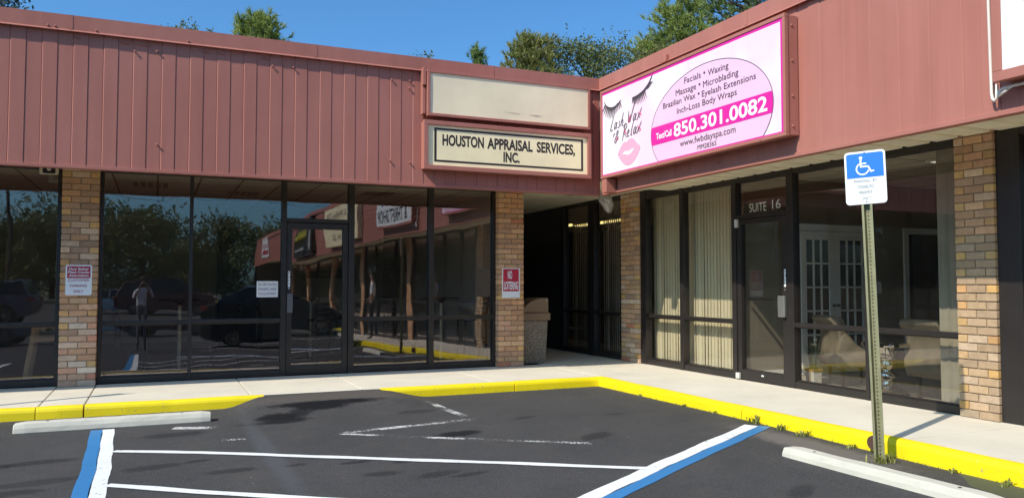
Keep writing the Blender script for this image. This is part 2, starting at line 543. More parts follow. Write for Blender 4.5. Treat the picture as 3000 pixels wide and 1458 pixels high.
def lot_z(x, y):
    def sm(t): t = max(0, min(1, t)); return t * t * (3 - 2 * t)
    fx = sm((x - 0.78) / 0.5) * (1 - sm((x - 2.72) / 0.72))
    fy = sm((y - 9.2) / 1.3)
    z = A + (-0.006 - A) * fx * fy
    return z - 0.035 * sm((x - 4.5) / 1.6) * sm((7.5 - y) / 3.5)


xs = [-32, -20, -12, -6, -3, -1.5, 0, 0.4] + [0.6 + 0.1 * i for i in range(31)] + [3.8, 4.2, 4.6, 5.0, 5.4, 5.8, 6.2, 6.24]
ys = [-40, -25, -15, -8, -3, 0, 2, 3, 4, 5, 5.5, 6, 6.5, 7, 7.5, 8, 8.5, 9.0] + [9.2 + 0.1 * i for i in range(14)] + [10.62, 10.7]
m = MB(); m.pts([(x, y, lot_z(x, y)) for y in ys for x in xs]); nx = len(xs)
for j in range(len(ys) - 1):
    for i in range(nx - 1): m.face((j * nx + i, j * nx + i + 1, (j + 1) * nx + i + 1, (j + 1) * nx + i))
tag(m.build('parking_lot', ASPHALT, smooth=True), 'dark sealed asphalt parking lot with oily stains', 'asphalt', None, 'structure')


def flat_strip(mb, pts, w, z=0.004, jitter=0.006, step=0.12):
    """painted line following the lot surface, with slightly ragged edges"""
    P = []
    for (ax, ay), (bx, by) in zip(pts, pts[1:]):
        L = math.hypot(bx - ax, by - ay); k = max(2, int(L / step))
        for i in range(k): P.append((ax + (bx - ax) * i / k, ay + (by - ay) * i / k))
    P.append(pts[-1])
    V = []
    for i, (x, y) in enumerate(P):
        a = P[max(0, i - 1)]; b = P[min(len(P) - 1, i + 1)]
        dx, dy = b[0] - a[0], b[1] - a[1]; L = math.hypot(dx, dy) or 1
        ca, cb = w / 2 + jitter * (math.sin(i * 0.9 + w * 50) + 0.6 * rnd.uniform(-1, 1)), w / 2 + jitter * (math.cos(i * 0.7 + w * 90) + 0.6 * rnd.uniform(-1, 1))
        V += [(x - dy / L * ca, y + dx / L * ca), (x + dy / L * cb, y - dx / L * cb)]
    n = mb.pts([(x, y, lot_z(x, y) + z) for x, y in V])
    for i in range(len(P) - 1): mb.face((n + 2 * i, n + 2 * i + 1, n + 2 * i + 3, n + 2 * i + 2))
    return mb


def road_line(label, mt, pts, w, z=0.004, jitter=0.006):
    m = flat_strip(MB(), [(x * K, y * K) for x, y in pts], w, z, jitter)
    return tag(m.build('road_marking', mt), label, 'road marking', None, 'structure')


road_line('white painted line beside the blue one, ending at the pale wheel stop under the parking sign pillar', WHITE_LINE, [(-0.435, 9.62), (-0.405, 8.6), (-0.375, 7.6), (-0.37, 6.6), (-0.39, 3.0), (-0.40, 1.5)], 0.115, 0.004, 0.004)
road_line('blue painted line running from the wheel stop out of the picture', BLUE_LINE, [(-0.546, 9.62), (-0.516, 8.6), (-0.486, 7.6), (-0.481, 6.6), (-0.501, 3.0), (-0.511, 1.5)], 0.115, 0.004, 0.003)
road_line('white painted line meeting the yellow kerb, upper edge of the blue diagonal', WHITE_LINE, [(6.02, 7.03), (5.0, 6.42), (4.0, 5.82), (2.95, 5.17), (0.5, 3.6)], 0.14)
road_line('blue painted diagonal line reaching the weeds at the yellow kerb', BLUE_LINE, [(6.12, 6.93), (5.07, 6.30), (4.07, 5.70), (3.02, 5.05), (0.57, 3.48)], 0.12, 0.004, 0.003)
road_line('thin white hatch line crossing the access aisle between the two blue lines', WHITE_LINE, [(-0.33, 8.33), (0.4, 7.95), (1.54, 7.21), (2.84, 6.38), (3.82, 5.72)], 0.10, 0.0075)
road_line('thin white hatch line nearest the bottom edge of the picture', WHITE_LINE, [(-0.32, 6.96), (0.6, 6.25), (1.8, 5.4), (3.0, 4.55)], 0.10, 0.0075)
road_line('thin white hatch line by the photographer', WHITE_LINE, [(-0.36, 5.4), (0.6, 4.7), (1.9, 3.8)], 0.10, 0.0075)
K1 = K
K = 1.0
road_line('worn old white line pointing to the ramp corner of the yellow kerb', OLD_LINE, [(3.24, 10.0), (3.27, 9.4), (3.30, 8.75)], 0.10, 0.003)
road_line('worn old white line, upper arm of the faded V on the asphalt', OLD_LINE, [(1.80, 8.30), (2.5, 8.40), (3.34, 8.52)], 0.11, 0.003)
road_line('worn old white line, lower arm of the faded V on the asphalt', OLD_LINE, [(1.74, 8.27), (2.5, 7.72), (3.1, 7.30), (3.86, 6.77)], 0.08, 0.003)
road_line('faded old white line stub beside the dark oil patches', OLD_LINE, [(0.62, 8.40), (0.84, 8.36)], 0.08, 0.003)
K = K1
road_line('white paint smear beside the end of the pale wheel stop', OLD_LINE, [(0.2, 9.42), (0.62, 9.26)], 0.13, 0.003)
for k, (x, y) in enumerate(((-3.1, 9.0), (-5.9, 9.0), (-8.7, 9.0), (-11.5, 9.0))):
    road_line('white stall line farther along the kerb' , WHITE_LINE, [(x, y), (x, 3.5)], 0.11)
for k, y in enumerate((1.6, -1.4, -4.4, -7.4, -10.4, -13.4)):
    road_line('white stall line in front of the right-hand shops', WHITE_LINE, [(5.6, y), (1.2, y - 1.6)], 0.11)

# pavement slabs
m = MB()
jx = [-26, -14.2, -8.4, -4.4, -1.21, -0.735, 1.12, 2.55, 4.45, 6.21]
for a, b in zip(jx, jx[1:]): m.box(a + 0.006, b - 0.006, YK + 0.002, 12.62, -0.2, 0.0)
m.box(6.222, 13.0, YK + 0.002, 24.0, -0.2, 0.0)
jy = [-38, -20, -12, -6.5, -3.2, -0.2, 2.9, 5.22, 7.72, 9.2, YK - 0.01]
for a, b in zip(jy, jy[1:]): m.box(XK + 0.002, 7.9, a + 0.006, b - 0.006, -0.2, 0.0)
tag(m.build('pavement', PAVE, bevel=0.008), 'pale concrete walkway along the shop fronts', 'pavement', None, 'structure')


def kerb_profile():
    w_, h = 0.115, 0.2 - A * 0
    return [(0, -0.25), (0, 0.004), (0.06, 0.004), (0.088, -0.003), (0.105, -0.018), (w_, -0.045), (w_ + 0.012, -0.25)]


def kerb(name, pts, label):
    """pts run along the back edge, the street on the left-hand normal given by n"""
    m = MB(); prof = kerb_profile(); rings = []
    for i, (x, y, nx_, ny_) in enumerate(pts):
        wob = 0.004 * math.sin(i * 2.3) + rnd.uniform(-0.003, 0.003)
        rings.append([(x + nx_ * (d + (wob if d > 0.05 else 0)), y + ny_ * (d + (wob if d > 0.05 else 0)), z + (wob * 0.5 if z > -0.1 else 0)) for d, z in prof])
    m.loft(rings)
    return tag(m.build(name, YELLOW, bevel=0.003), label, 'kerb', None, 'structure')


kerb('kerb', [(x, YK, 0, -1) for x in (-26, -18, -10, -6, -4, -2.5, -1.6, -1.225)], 'yellow kerb section behind the end of the pale wheel stop')
kerb('kerb', [(x, YK, 0, -1) for x in (-1.217, -1.0, -0.745)], 'short yellow kerb section in front of the parking sign pillar')
kerb('kerb', [(x, YK, 0, -1) for x in (-0.728, -0.3, 0.2, 0.6, 0.9, 1.27)], 'yellow kerb section ending in the asphalt ramp below the shop windows')
kerb('kerb', [(x, YK, 0, -1) for x in (2.78, 3.2, 3.6, 4.0, 4.35, 4.72)], 'yellow kerb section right of the asphalt ramp')
q = 0.70711 * 1.41421
kerb('kerb', [(4.735, YK, 0, -1), (5.4, YK, 0, -1), (6.0, YK, 0, -1), (XK, YK, -1, -1)] + [(XK, y, -1, 0) for y in (10.3, 9.6, 9.0, 8.4, 7.8, 7.31)], 'yellow kerb turning the inside corner of the plaza')
kerb('kerb', [(XK, y, -1, 0) for y in (7.3, 6.8, 6.2, 5.6, 5.0, 4.4, 3.6, 2.6)], 'yellow kerb running behind the leaning sign post')
kerb('kerb', [(XK, y, -1, 0) for y in (2.58, 1.0, -2, -8, -14, -20, -28, -38)], 'yellow kerb beyond the right edge of the picture')


# ================================================================ BUILDINGS
TINTS = {
    'tan': [(0.46, 0.275, 0.17), (0.42, 0.245, 0.15), (0.48, 0.30, 0.18), (0.45, 0.255, 0.15), (0.44, 0.27, 0.19), (0.36, 0.225, 0.145), (0.50, 0.32, 0.20), (0.40, 0.24, 0.165)],
    'pink': [(0.47, 0.305, 0.22), (0.50, 0.24, 0.165), (0.49, 0.37, 0.29), (0.43, 0.26, 0.17), (0.58, 0.48, 0.40), (0.42, 0.27, 0.18), (0.52, 0.29, 0.20), (0.38, 0.25, 0.185)],
    'grey': [(0.43, 0.285, 0.19), (0.39, 0.255, 0.17), (0.46, 0.33, 0.24), (0.35, 0.235, 0.165), (0.43, 0.265, 0.165), (0.50, 0.38, 0.29), (0.31, 0.215, 0.16)],
    'sand': [(0.39, 0.285, 0.195), (0.42, 0.305, 0.21), (0.37, 0.265, 0.18), (0.40, 0.29, 0.19), (0.36, 0.265, 0.185), (0.44, 0.335, 0.25)],
    'gold': [(0.50, 0.315, 0.13), (0.49, 0.325, 0.155), (0.47, 0.28, 0.135), (0.44, 0.30, 0.17)],
}


def brick_pillar(x0, x1, y0, y1, h, face, style, parent, seed, name='brick_pillar'):
    """running bond, header and stretcher courses alternating, bricks modelled one by one on a mortar core"""
    r = random.Random(seed); m = MB(); j = 0.011
    m.mi = 1; m.box(x0 + 0.016, x1 - 0.016, y0 + 0.016, y1 - 0.016, 0, h)
    m.mi = 0
    n = int(h / 0.0865); ch = h / n

    def put(a0, a1, b0, b1, za, zb, hdr, zr):
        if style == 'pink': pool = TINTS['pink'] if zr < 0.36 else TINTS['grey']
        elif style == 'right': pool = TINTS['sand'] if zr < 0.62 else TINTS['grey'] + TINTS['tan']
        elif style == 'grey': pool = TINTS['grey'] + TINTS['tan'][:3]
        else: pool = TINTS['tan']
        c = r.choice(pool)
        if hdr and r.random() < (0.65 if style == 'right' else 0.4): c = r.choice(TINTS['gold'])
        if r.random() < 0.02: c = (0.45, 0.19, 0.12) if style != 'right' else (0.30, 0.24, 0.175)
        k = r.uniform(0.85, 1.10) * (1.0 if style == 'right' and zr < 0.62 else 1.22)  # shaded bricks painted lighter; sunlit foot of the right pillar left as is
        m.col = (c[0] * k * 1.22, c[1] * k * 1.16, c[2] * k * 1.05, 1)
        d = r.uniform(-0.003, 0.003)
        m.box(a0, a1, b0, b1, za, zb)

    for i in range(n):
        za, zb = i * ch + j * 0.4, (i + 1) * ch - j * 0.6
        zr = i / n
        if i % 2 == 0: cuts = [0, 0.5, 1]
        else: cuts = [0, 0.25, 0.75, 1]
        dp = 0.11
        if face == 'y':        # front looks to -Y
            L = x1 - x0
            for a, b in zip(cuts, cuts[1:]):
                e = r.uniform(-0.003, 0.003); s = r.uniform(-0.002, 0.004)
                put(x0 + a * L + (j / 2 if a else s), x0 + b * L - (j / 2 if b < 1 else s), y0 + e, y0 + dp, za, zb, b - a < 0.4, zr)
            side = (y0 + dp + j, y1); k = max(1, round((side[1] - side[0]) / 0.225))
            for t in range(k):
                ya = side[0] + (side[1] - side[0]) * t / k + (j / 2 if t else 0); yb = side[0] + (side[1] - side[0]) * (t + 1) / k - j / 2
                e = r.uniform(-0.002, 0.003)
                put(x0 + e, x0 + dp, ya, yb, za, zb, 0, zr); put(x1 - dp, x1 - e, ya, yb, za, zb, 0, zr)
        else:                  # front looks to -X
            L = y1 - y0
            for a, b in zip(cuts, cuts[1:]):
                e = r.uniform(-0.003, 0.003); s = r.uniform(-0.002, 0.004)
                put(x0 + e, x0 + dp, y0 + a * L + (j / 2 if a else s), y0 + b * L - (j / 2 if b < 1 else s), za, zb, b - a < 0.4, zr)
            side = (x0 + dp + j, x1); k = max(1, round((side[1] - side[0]) / 0.225))
            for t in range(k):
                xa = side[0] + (side[1] - side[0]) * t / k + (j / 2 if t else 0); xb = side[0] + (side[1] - side[0]) * (t + 1) / k - j / 2
                e = r.uniform(-0.002, 0.003)
                put(xa, xb, y0 + e, y0 + dp, za, zb, r.random() < 0.4, zr); put(xa, xb, y1 - dp, y1 - e, za, zb, 0, zr)
    return m.build(name, [BRICK, MORTAR], parent, bevel=0.004, segs=1)


def swap(v):  # left-wing local (along, depth outwards, z) -> world; see Wing
    return v


class Wing:
    """a shop front; s runs along it to the viewer's right, d is the depth behind the glass plane"""
    def __init__(s, root, axis):
        s.root, s.axis = root, axis

    def P(s, a, d, z):
        return (a, YG + d, z) if s.axis == 'x' else (XG + d, a, z)

    def box(s, mb, a0, a1, d0, d1, z0, z1):
        if s.axis == 'x': mb.box(a0, a1, YG + d0, YG + d1, z0, z1)
        else: mb.box(XG + d0, XG + d1, a0, a1, z0, z1)

    def window(s, a0, a1, glass, mw=0.055, rail=True, top=2.99, mull='both', zr=(0.825, 0.88), name='storefront_window'):
        """one bay between a0 and a1 (clear width): sill, head, rail and one mullion each side"""
        m = MB()
        s.box(m, a0, a1, -0.055, 0.055, top, 3.06)
        if mull in ('both', 'lo'): s.box(m, a0 - mw, a0 + 0.0005, -0.064, 0.064, 0.0, 3.0605)
        if mull in ('both', 'hi'): s.box(m, a1 - 0.0005, a1 + mw, -0.064, 0.064, 0.0, 3.0605)
        fr = m.build(name, BRONZE, s.root, bevel=0.004)
        m = MB(); s.box(m, a0, a1, -0.055, 0.055, 0.005, 0.095); s.box(m, a0 + 0.001, a1 - 0.001, -0.03, 0.03, 0.0945, 0.112); m.build('sill', BRONZE, fr, bevel=0.004)
        if rail:
            m = MB(); s.box(m, a0, a1, -0.060, 0.055, zr[0], zr[1]); s.box(m, a0 + 0.001, a1 - 0.001, -0.03, 0.03, zr[0] - 0.016, zr[0] + 0.0005); m.build('rail', BRONZE, fr, bevel=0.004)
        cuts = [(0.06, zr[0] + 0.002), (zr[1] - 0.002, top + 0.005)] if rail else [(0.06, top + 0.005)]
        for z0, z1 in cuts:
            p = MB(); s.box(p, a0 - 0.01, a1 + 0.01, -0.004, 0.004, z0, z1)
            if rail and z0 < 0.5 and s.axis == 'x':       # the lower light sits slightly tilted in its beads
                p.v = [(x, y + (z - z0) * 0.017 - 0.0065, z) for x, y, z in p.v]
            p.build('pane', glass, fr)
        return fr


def planks(axis, u_end, u_start, first, pitch):
    """vertical boards, every second one standing a few millimetres proud with an eased edge"""
    m = MB(); k0 = math.floor((u_start - first) / pitch)
    u = first + k0 * pitch; k = k0
    za, zb = ZB + 0.03, ZL + 0.12
    while u < u_end - 1e-6:
        a, b = max(u, u_start), min(u + pitch, u_end)
        raised = k % 2 == 0
        f = 0.004 if raised else 0.010
        if b - a > 0.03:
            P = [(a + 0.0015, 0.06), (a + 0.0015, 0.014), (a + (0.013 if raised else 0.003), f), (b - 0.003, f), (b - 0.0015, f + 0.002), (b - 0.0015, 0.06)]
            if axis == 'x': q_ = [(x, YF + d) for x, d in P]
            else: q_ = [(XF + d, x) for x, d in P]
            m.prism([(x, y, za) for x, y in q_], [(x, y, zb) for x, y in q_])
        u += pitch; k += 1
    if axis == 'x': m.box(u_start, u_end, YF + 0.016, YF + 0.05, za, zb - 0.01)
    else: m.box(XF + 0.016, XF + 0.05, u_start, u_end, za, zb - 0.01)
    return m


def screws(m, pts, axis):
    for a, z in pts:
        M = Matrix.Translation((a, YF - 0.002, z)) @ Matrix.Rotation(R(90), 4, 'X') if axis == 'x' else Matrix.Translation((XF - 0.002, a, z)) @ Matrix.Rotation(R(-90), 4, 'Y')
        n = len(m.v)
        m.lathe([(0.009, -0.01), (0.009, 0.012), (0.016, 0.014), (0.013, 0.022), (0.004, 0.026)], n=8)
        m.xf(M, n)


# ---- left wing
LW = thing('plaza_building', 'long low plaza wing with maroon panelled fascia over tinted dark shop windows', 'building')
wl = Wing(LW, 'x')
planks('x', XF, -26, -1.33, 0.1685).build('fascia_panel', MAROON, LW)
m = MB()
m.prism([(x, y, z) for x, y, z in [(-26, YF - 0.028, ZT), (-26, YF - 0.026, ZL + 0.012), (-26, YF - 0.05, ZL - 0.008), (-26, YF - 0.05, ZL - 0.014), (-26, YF - 0.02, ZL + 0.006), (-26, YF + 0.3, ZL + 0.02), (-26, YF + 0.3, ZT + 0.03)]],
        [(x, y, z) for x, y, z in [(XF - 0.028, YF - 0.028, ZT), (XF - 0.026, YF - 0.026, ZL + 0.012), (XF - 0.05, YF - 0.05, ZL - 0.008), (XF - 0.05, YF - 0.05, ZL - 0.014), (XF - 0.02, YF - 0.02, ZL + 0.006), (XF + 0.3, YF + 0.3, ZL + 0.02), (XF + 0.3, YF + 0.3, ZT + 0.03)]])
for x in (-4.3, -1.05, 1.95, 4.62):   # lap seams of the flashing
    m.box(x, x + 0.05, YF - 0.031, YF - 0.024, ZL + 0.016, ZT + 0.001)
m.build('roof_flashing', MAROON, LW)
m = MB(); m.box(-26, XF - 0.012, YF - 0.013, YF + 0.03, ZB, ZB + 0.042)
m.box(-26, XF - 0.012, YF + 0.03, YF + 0.09, ZB, ZB + 0.012)
m.build('fascia_trim', MAROON, LW, bevel=0.003)
m = MB(); screws(m, [(-0.04, 4.40), (-0.02, 3.19), (-0.30, 4.37), (1.40, 4.37), (1.68, 4.38), (3.07, 4.36), (3.34, 4.37), (3.335, 4.26), (3.05, 3.18), (3.35, 3.17)], 'x')
for x in (-1.27, -1.19, -0.74, 0.33): 
    n = len(m.v); m.lathe([(0.012, 0), (0.012, 0.012), (0.004, 0.018)], n=8)
    m.xf(Matrix.Translation((x, YF - 0.027, ZL + 0.035)) @ Matrix.Rotation(R(90), 4, 'X'), n)
m.build('screws', MAROON, LW)
# dents and peeled caulk under the flashing
m = MB()
for x, wd in ((-0.42, 0.06), (-0.2, 0.1), (-0.26, 0.03), (0.55, 0.07), (0.74, 0.06), (1.3, 0.05), (-0.95, 0.03)):
    n = len(m.v); m.lathe([(0.001, -0.5), (0.6, -0.35), (1, 0), (0.6, 0.35), (0.001, 0.5)], n=10)
    m.xf(Matrix.Translation((x, YF - 0.002, ZL - 0.075)) @ Matrix.Diagonal((wd, 0.012, 0.016, 1)), n)
m.build('dried_caulk', MAROON, LW, smooth=True)


def soffit(a0, a1, d0, d1, axis):
    """shiplap boards running along X"""
    m = MB()
    y = d0
    while y < d1:
        e = min(y + 0.18, d1)
        m.prism([(a0, y, 3.075), (a0, e, 3.055), (a0, e, 3.11), (a0, y, 3.11)], [(a1, y, 3.075), (a1, e, 3.055), (a1, e, 3.11), (a1, y, 3.11)])
        y = e + 0.016
    return m


soffit(-26, XG + 0.06, YF + 0.06, 12.62, 'x').build('soffit', SOFFIT, LW)
m = MB(); m.box(-26, 5.80, YF + 0.3, 24, 4.40, 4.5); m.box(-26, 13.0, 24, 24.2, 0, 4.6)
m.build('roof', ROOFM, LW)
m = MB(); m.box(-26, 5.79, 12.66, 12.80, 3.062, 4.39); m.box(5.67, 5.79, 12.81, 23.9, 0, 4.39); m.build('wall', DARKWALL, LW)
brick_pillar(-1.20, -0.742, 12.50, 12.80, 3.05, 'y', 'pink', LW, 11)
brick_pillar(5.315, 5.79, 12.50, 12.80, 3.05, 'y', 'tan', LW, 23)
brick_pillar(-7.5, -7.04, 12.50, 12.80, 3.05, 'y', 'grey', LW, 31)
brick_pillar(-13.8, -13.34, 12.50, 12.80, 3.05, 'y', 'tan', LW, 32)
GD = GLASS_DARK
wl.window(-0.69, 0.44, GD, 0.05)
wl.window(0.491, 1.75, GD, 0.04, mull='no')
wl.window(2.88, 4.12, GD, 0.10, mull='no')
wl.window(4.21, 5.27, GD, 0.089)
for a_, b_ in ((1.751, 1.829), (2.786, 2.879)): m = MB(); wl.box(m, a_, b_, -0.066, 0.066, 0, 3.061); m.build('door_jamb', BRONZE, LW, bevel=0.004)
# door with transom
m = MB()
wl.box(m, 1.83, 2.785, -0.055, 0.055, 2.99, 3.06)
tr = m.build('transom_window', BRONZE, LW, bevel=0.004)
m = MB(); wl.box(m, 1.83, 2.785, -0.06, 0.06, 2.36, 2.42); m.build('transom_bar', BRONZE, tr, bevel=0.004)
p = MB(); wl.box(p, 1.82, 2.79, -0.004, 0.004, 2.415, 2.995); p.build('pane', GD, tr)
m = MB()
wl.box(m, 1.835, 1.915, -0.045, 0.045, 0.012, 2.35); wl.box(m, 2.70, 2.78, -0.045, 0.045, 0.012, 2.35)
wl.box(m, 1.916, 2.699, -0.045, 0.045, 2.26, 2.35); wl.box(m, 1.916, 2.699, -0.045, 0.045, 0.012, 0.16)
dr = m.build('door', BRONZE, LW, bevel=0.004)
p = MB(); wl.box(p, 1.905, 2.71, -0.004, 0.004, 0.15, 2.27); p.v = [(x, y + (z - 1.2) * 0.004, z) for x, y, z in p.v]; p.build('pane', GD, dr)
p = MB(); wl.box(p, 1.845, 1.93, -0.062, -0.046, 0.965, 1.255); p.build('pull_plate', mat('dull metal plate', (0.20, 0.19, 0.20), 0.35, 0.8), dr, bevel=0.003)
p = MB(); p.lathe([(0.014, 0), (0.014, 0.01), (0.006, 0.012)], n=12); p.xf(Matrix.Translation((1.872, YG - 0.045, 1.335)) @ Matrix.Rotation(R(90), 4, 'X')); p.build('lock', CHROME, dr)


def pull_sticker(par, fn):
    p = MB(); p.poly([fn(u, v, 0.0015) for u, v in ((-0.016, -0.12), (0.016, -0.12), (0.016, 0.12), (-0.016, 0.12))])
    p.mi = 1
    for i, ch in enumerate('PULL'):
        centred(p, ch, 0, 0.068 - i * 0.052, 0.036, lambda u, v: fn(u, v, 0.003))
    p.build('pull_sticker', [WHITE, INK], par)


pull_sticker(dr, lambda u, v, e: (1.872 + u, YG - 0.045 - e, 1.48 + v))
# bays left of the first pillar, most of them outside the frame
for a0, a1 in ((-2.45, -1.262), (-3.75, -2.57), (-5.05, -3.85), (-6.9, -5.15), (-9.0, -7.6), (-11.0, -9.1), (-13.2, -11.1), (-16, -13.9), (-20, -16.2), (-25.8, -20.2)):
    wl.window(a0, a1, GD, 0.06)
m = MB(); m.box(-26, 5.66, 12.80, 22, -0.02, 0.012); m.build('room_floor', CARPET, LW)
m = MB(); m.box(-26, 5.66, 12.76, 22, 3.015, 3.06); m.build('room_ceiling', CEIL, LW)
m = MB(); m.box(-26, 5.57, 21.0, 21.2, 0.012, 3.01); m.box(5.575, 5.66, 12.82, 21.2, 0.012, 3.01); m.box(-3.2, -3.1, 12.82, 21.0, 0.012, 3.01)
m.build('room_wall', ROOMWALL, LW)
# ceiling details seen through the glass
m = MB()
for x, y in ((-0.1, 14.2), (1.4, 14.9), (3.6, 14.0), (2.3, 16.4), (4.6, 16.0)):
    for k in range(5): m.box(x - 0.26 + 0.11 * k, x - 0.19 + 0.11 * k, y - 0.28, y + 0.28, 3.004, 3.0145)
m.build('ceiling_vent', mat('vent metal', (0.20, 0.18, 0.16), 0.5), LW)

# ---- right wing
RW = thing('plaza_building', 'sunlit plaza wing right of the corner, maroon fascia over clear shop windows', 'building')
wr = Wing(RW, 'y')
YE = -36.0
planks('y', YF - 0.03, YE, 6.48, 0.1675).build('fascia_panel', MAROON, RW)
m = MB()
prof = [(-0.028, ZT), (-0.026, ZL + 0.012), (-0.05, ZL - 0.008), (-0.05, ZL - 0.014), (-0.02, ZL + 0.006), (0.3, ZL + 0.02), (0.3, ZT + 0.03)]
m.prism([(XF + d, YE, z) for d, z in prof], [(XF + d, YF + d - 0.0005, z) for d, z in prof])
for y in (9.4, 7.6, 5.0, 2.2): m.box(XF - 0.031, XF - 0.024, y, y + 0.05, ZL + 0.016, ZT + 0.001)
m.box(XF - 0.075, XF - 0.03, 9.23, 9.32, ZL - 0.02, ZL + 0.075)
m.build('roof_flashing', MAROON, RW)
m = MB(); m.box(XF - 0.015, XF + 0.03, YE, YF - 0.03, ZB, ZB + 0.045); m.box(XF + 0.03, XF + 0.09, YE, YF - 0.03, ZB, ZB + 0.012)
m.build('fascia_trim', MAROON, RW, bevel=0.003)
m = MB(); m.box(XF - 0.188, XF - 0.018, 10.68, 10.825, ZB - 0.003, 3.043)
m.build('corner_flashing', MAROON, RW, bevel=0.004)
m = MB(); screws(m, [(9.9, 3.0), (8.2, 2.95)], 'y'); m.build('screws', MAROON, RW)
m = MB()
y = YE
while y < YF:
    e = y + 0.36
    P = [(y, 3.02), (y + 0.02, 2.972), (e - 0.07, 2.972), (e, 3.02), (e, 3.06), (y, 3.06)]
    m.prism([(XF + 0.06, a, z) for a, z in P], [(7.87, a, z) for a, z in P]); y = e + 0.0005
m.build('soffit', SOFFIT, RW)
m = MB(); m.box(XF + 0.3, 13.0, YE, 24, 4.405, 4.5); m.build('roof', ROOFM, RW)
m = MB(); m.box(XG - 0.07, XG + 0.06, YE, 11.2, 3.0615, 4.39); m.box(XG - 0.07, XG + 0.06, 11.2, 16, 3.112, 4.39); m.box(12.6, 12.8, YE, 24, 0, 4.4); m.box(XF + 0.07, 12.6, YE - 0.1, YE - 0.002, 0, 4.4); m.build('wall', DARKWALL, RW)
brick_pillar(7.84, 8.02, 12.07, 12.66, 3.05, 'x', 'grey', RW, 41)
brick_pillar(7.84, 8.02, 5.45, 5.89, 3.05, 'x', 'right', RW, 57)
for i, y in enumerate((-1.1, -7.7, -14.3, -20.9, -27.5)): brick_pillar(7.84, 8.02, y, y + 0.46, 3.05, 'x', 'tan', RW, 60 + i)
wr.window(10.90, 11.90, GLASS, 0.09, top=2.90)
wr.window(9.60, 10.80, GLASS, 0.10, mull='no', top=2.90)
wr.window(7.151, 8.33, GLASS, 0.05, mull='no', top=2.90)
wr.window(5.80, 7.10, GLASS, 0.05, top=2.90)
for nm_, a_, b_ in (('door_jamb', 9.501, 9.599), ('door_jamb', 8.331, 8.449), ('window_jamb', 11.991, 12.068), ('window_jamb', 5.256, 5.448)): m = MB(); wr.box(m, a_, b_, -0.062, 0.062, 0, 3.061); m.build(nm_, BRONZE, RW, bevel=0.004)
m = MB(); wr.box(m, 8.45, 9.50, -0.055, 0.055, 2.90, 3.06)
tr = m.build('transom_window', BRONZE, RW, bevel=0.004)
m = MB(); wr.box(m, 8.45, 9.50, -0.06, 0.06, 2.36, 2.42); m.build('transom_bar', BRONZE, tr, bevel=0.004)
p = MB(); wr.box(p, 8.44, 9.51, -0.004, 0.004, 2.415, 2.905); p.build('pane', GLASS_DARK, tr)
p = MB(); p.col = None; letters(p, 'SUITE', 0.0, 0.36, 0, 0.125, lambda u, v: (XG - 0.0065, 9.255 - u, 2.45 + v)); letters(p, '16', 0.475, 0.645, 0.012, 0.125, lambda u, v: (XG - 0.0065, 9.255 - u, 2.45 + v))
p.build('suite_lettering', mat('white vinyl letters', (0.72, 0.70, 0.64), 0.5), tr)
m = MB()
wr.box(m, 9.41, 9.495, -0.045, 0.045, 0.012, 2.35); wr.box(m, 8.455, 8.56, -0.045, 0.045, 0.012, 2.35)
wr.box(m, 8.561, 9.409, -0.045, 0.045, 2.28, 2.35); wr.box(m, 8.561, 9.409, -0.045, 0.045, 0.012, 0.16)
dr = m.build('door', BRONZE, RW, bevel=0.004)
p = MB(); wr.box(p, 8.55, 9.42, -0.004, 0.004, 0.15, 2.29); p.build('pane', GLASS, dr)
p = MB(); wr.box(p, 8.57, 9.40, 0.05, 0.075, 1.16, 1.20); p.build('push_bar', BLACK, dr)
p = MB(); p.box(XG - 0.10, XG - 0.05, 8.47, 8.60, 0.95, 1.24); p.build('handle', mat('brushed steel', (0.42, 0.41, 0.39), 0.35, 0.8), dr, bevel=0.008)
p = MB(); p.box(XG - 0.085, XG - 0.046, 9.44, 9.51, 0.015, 0.10); p.box(XG - 0.085, XG - 0.046, 9.45, 9.50, 2.24, 2.36); p.build('hinge', mat('white metal', (0.6, 0.58, 0.54), 0.5), dr, bevel=0.004)
p = MB(); p.box(XG - 0.0475, XG - 0.0445, 8.95, 9.0, 0.09, 0.11); p.build('sticker', WHITE, dr)
pull_sticker(dr, lambda u, v, e: (XG - 0.045 - e, 8.505 - u, 1.485 + v))
p = MB(); p.lathe([(0.016, 0), (0.016, 0.01), (0.006, 0.012)], n=12); p.xf(Matrix.Translation((XG - 0.045, 8.505, 1.33)) @ Matrix.Rotation(R(-90), 4, 'Y')); p.build('lock', CHROME, dr)
for a0, a1 in ((3.95, 5.2), (2.6, 3.89), (1.2, 2.54), (-0.6, 1.14), (-2.9, -1.16), (-5.2, -2.96), (-7.2, -5.26), (-10.6, -7.8), (-14, -10.7), (-17.5, -14.4), (-20.5, -17.6), (-24, -21), (-27.2, -24.1), (-31, -27.6), (-35.5, -31.1)):
    wr.window(a0, a1, GLASS_DARK, 0.055, top=2.90)
# the passage: windows continue behind the corner pillar
for a0, a1 in ((13.95, 15.0), (12.65, 13.72)):
    wr.window(a0, a1, GLASS_DARK, 0.11)
m = MB(); wr.box(m, 15.12, 22.0, -0.03, 0.05, 0, 3.05); m.box(5.79, 8.0, 22.0, 22.1, 0, 3.05); m.build('passage_wall', DARKWALL, RW)  # black side panelling; the end wall's near-black colour paints the passage gloom
soffit(5.795, XG - 0.001, 12.621, 22.0, 'x').build('passage_soffit', SOFFIT, RW)
m = MB(); m.box(6.86, 7.20, 12.75, 12.98, 3.02, 3.07); m.box(6.90, 7.16, 12.78, 12.95, 3.008, 3.019)
m.build('ceiling_box', mat('pale box plastic', (0.5, 0.47, 0.40), 0.4), RW, bevel=0.004)  # vent-like box with a thin lower plate under the passage ceiling
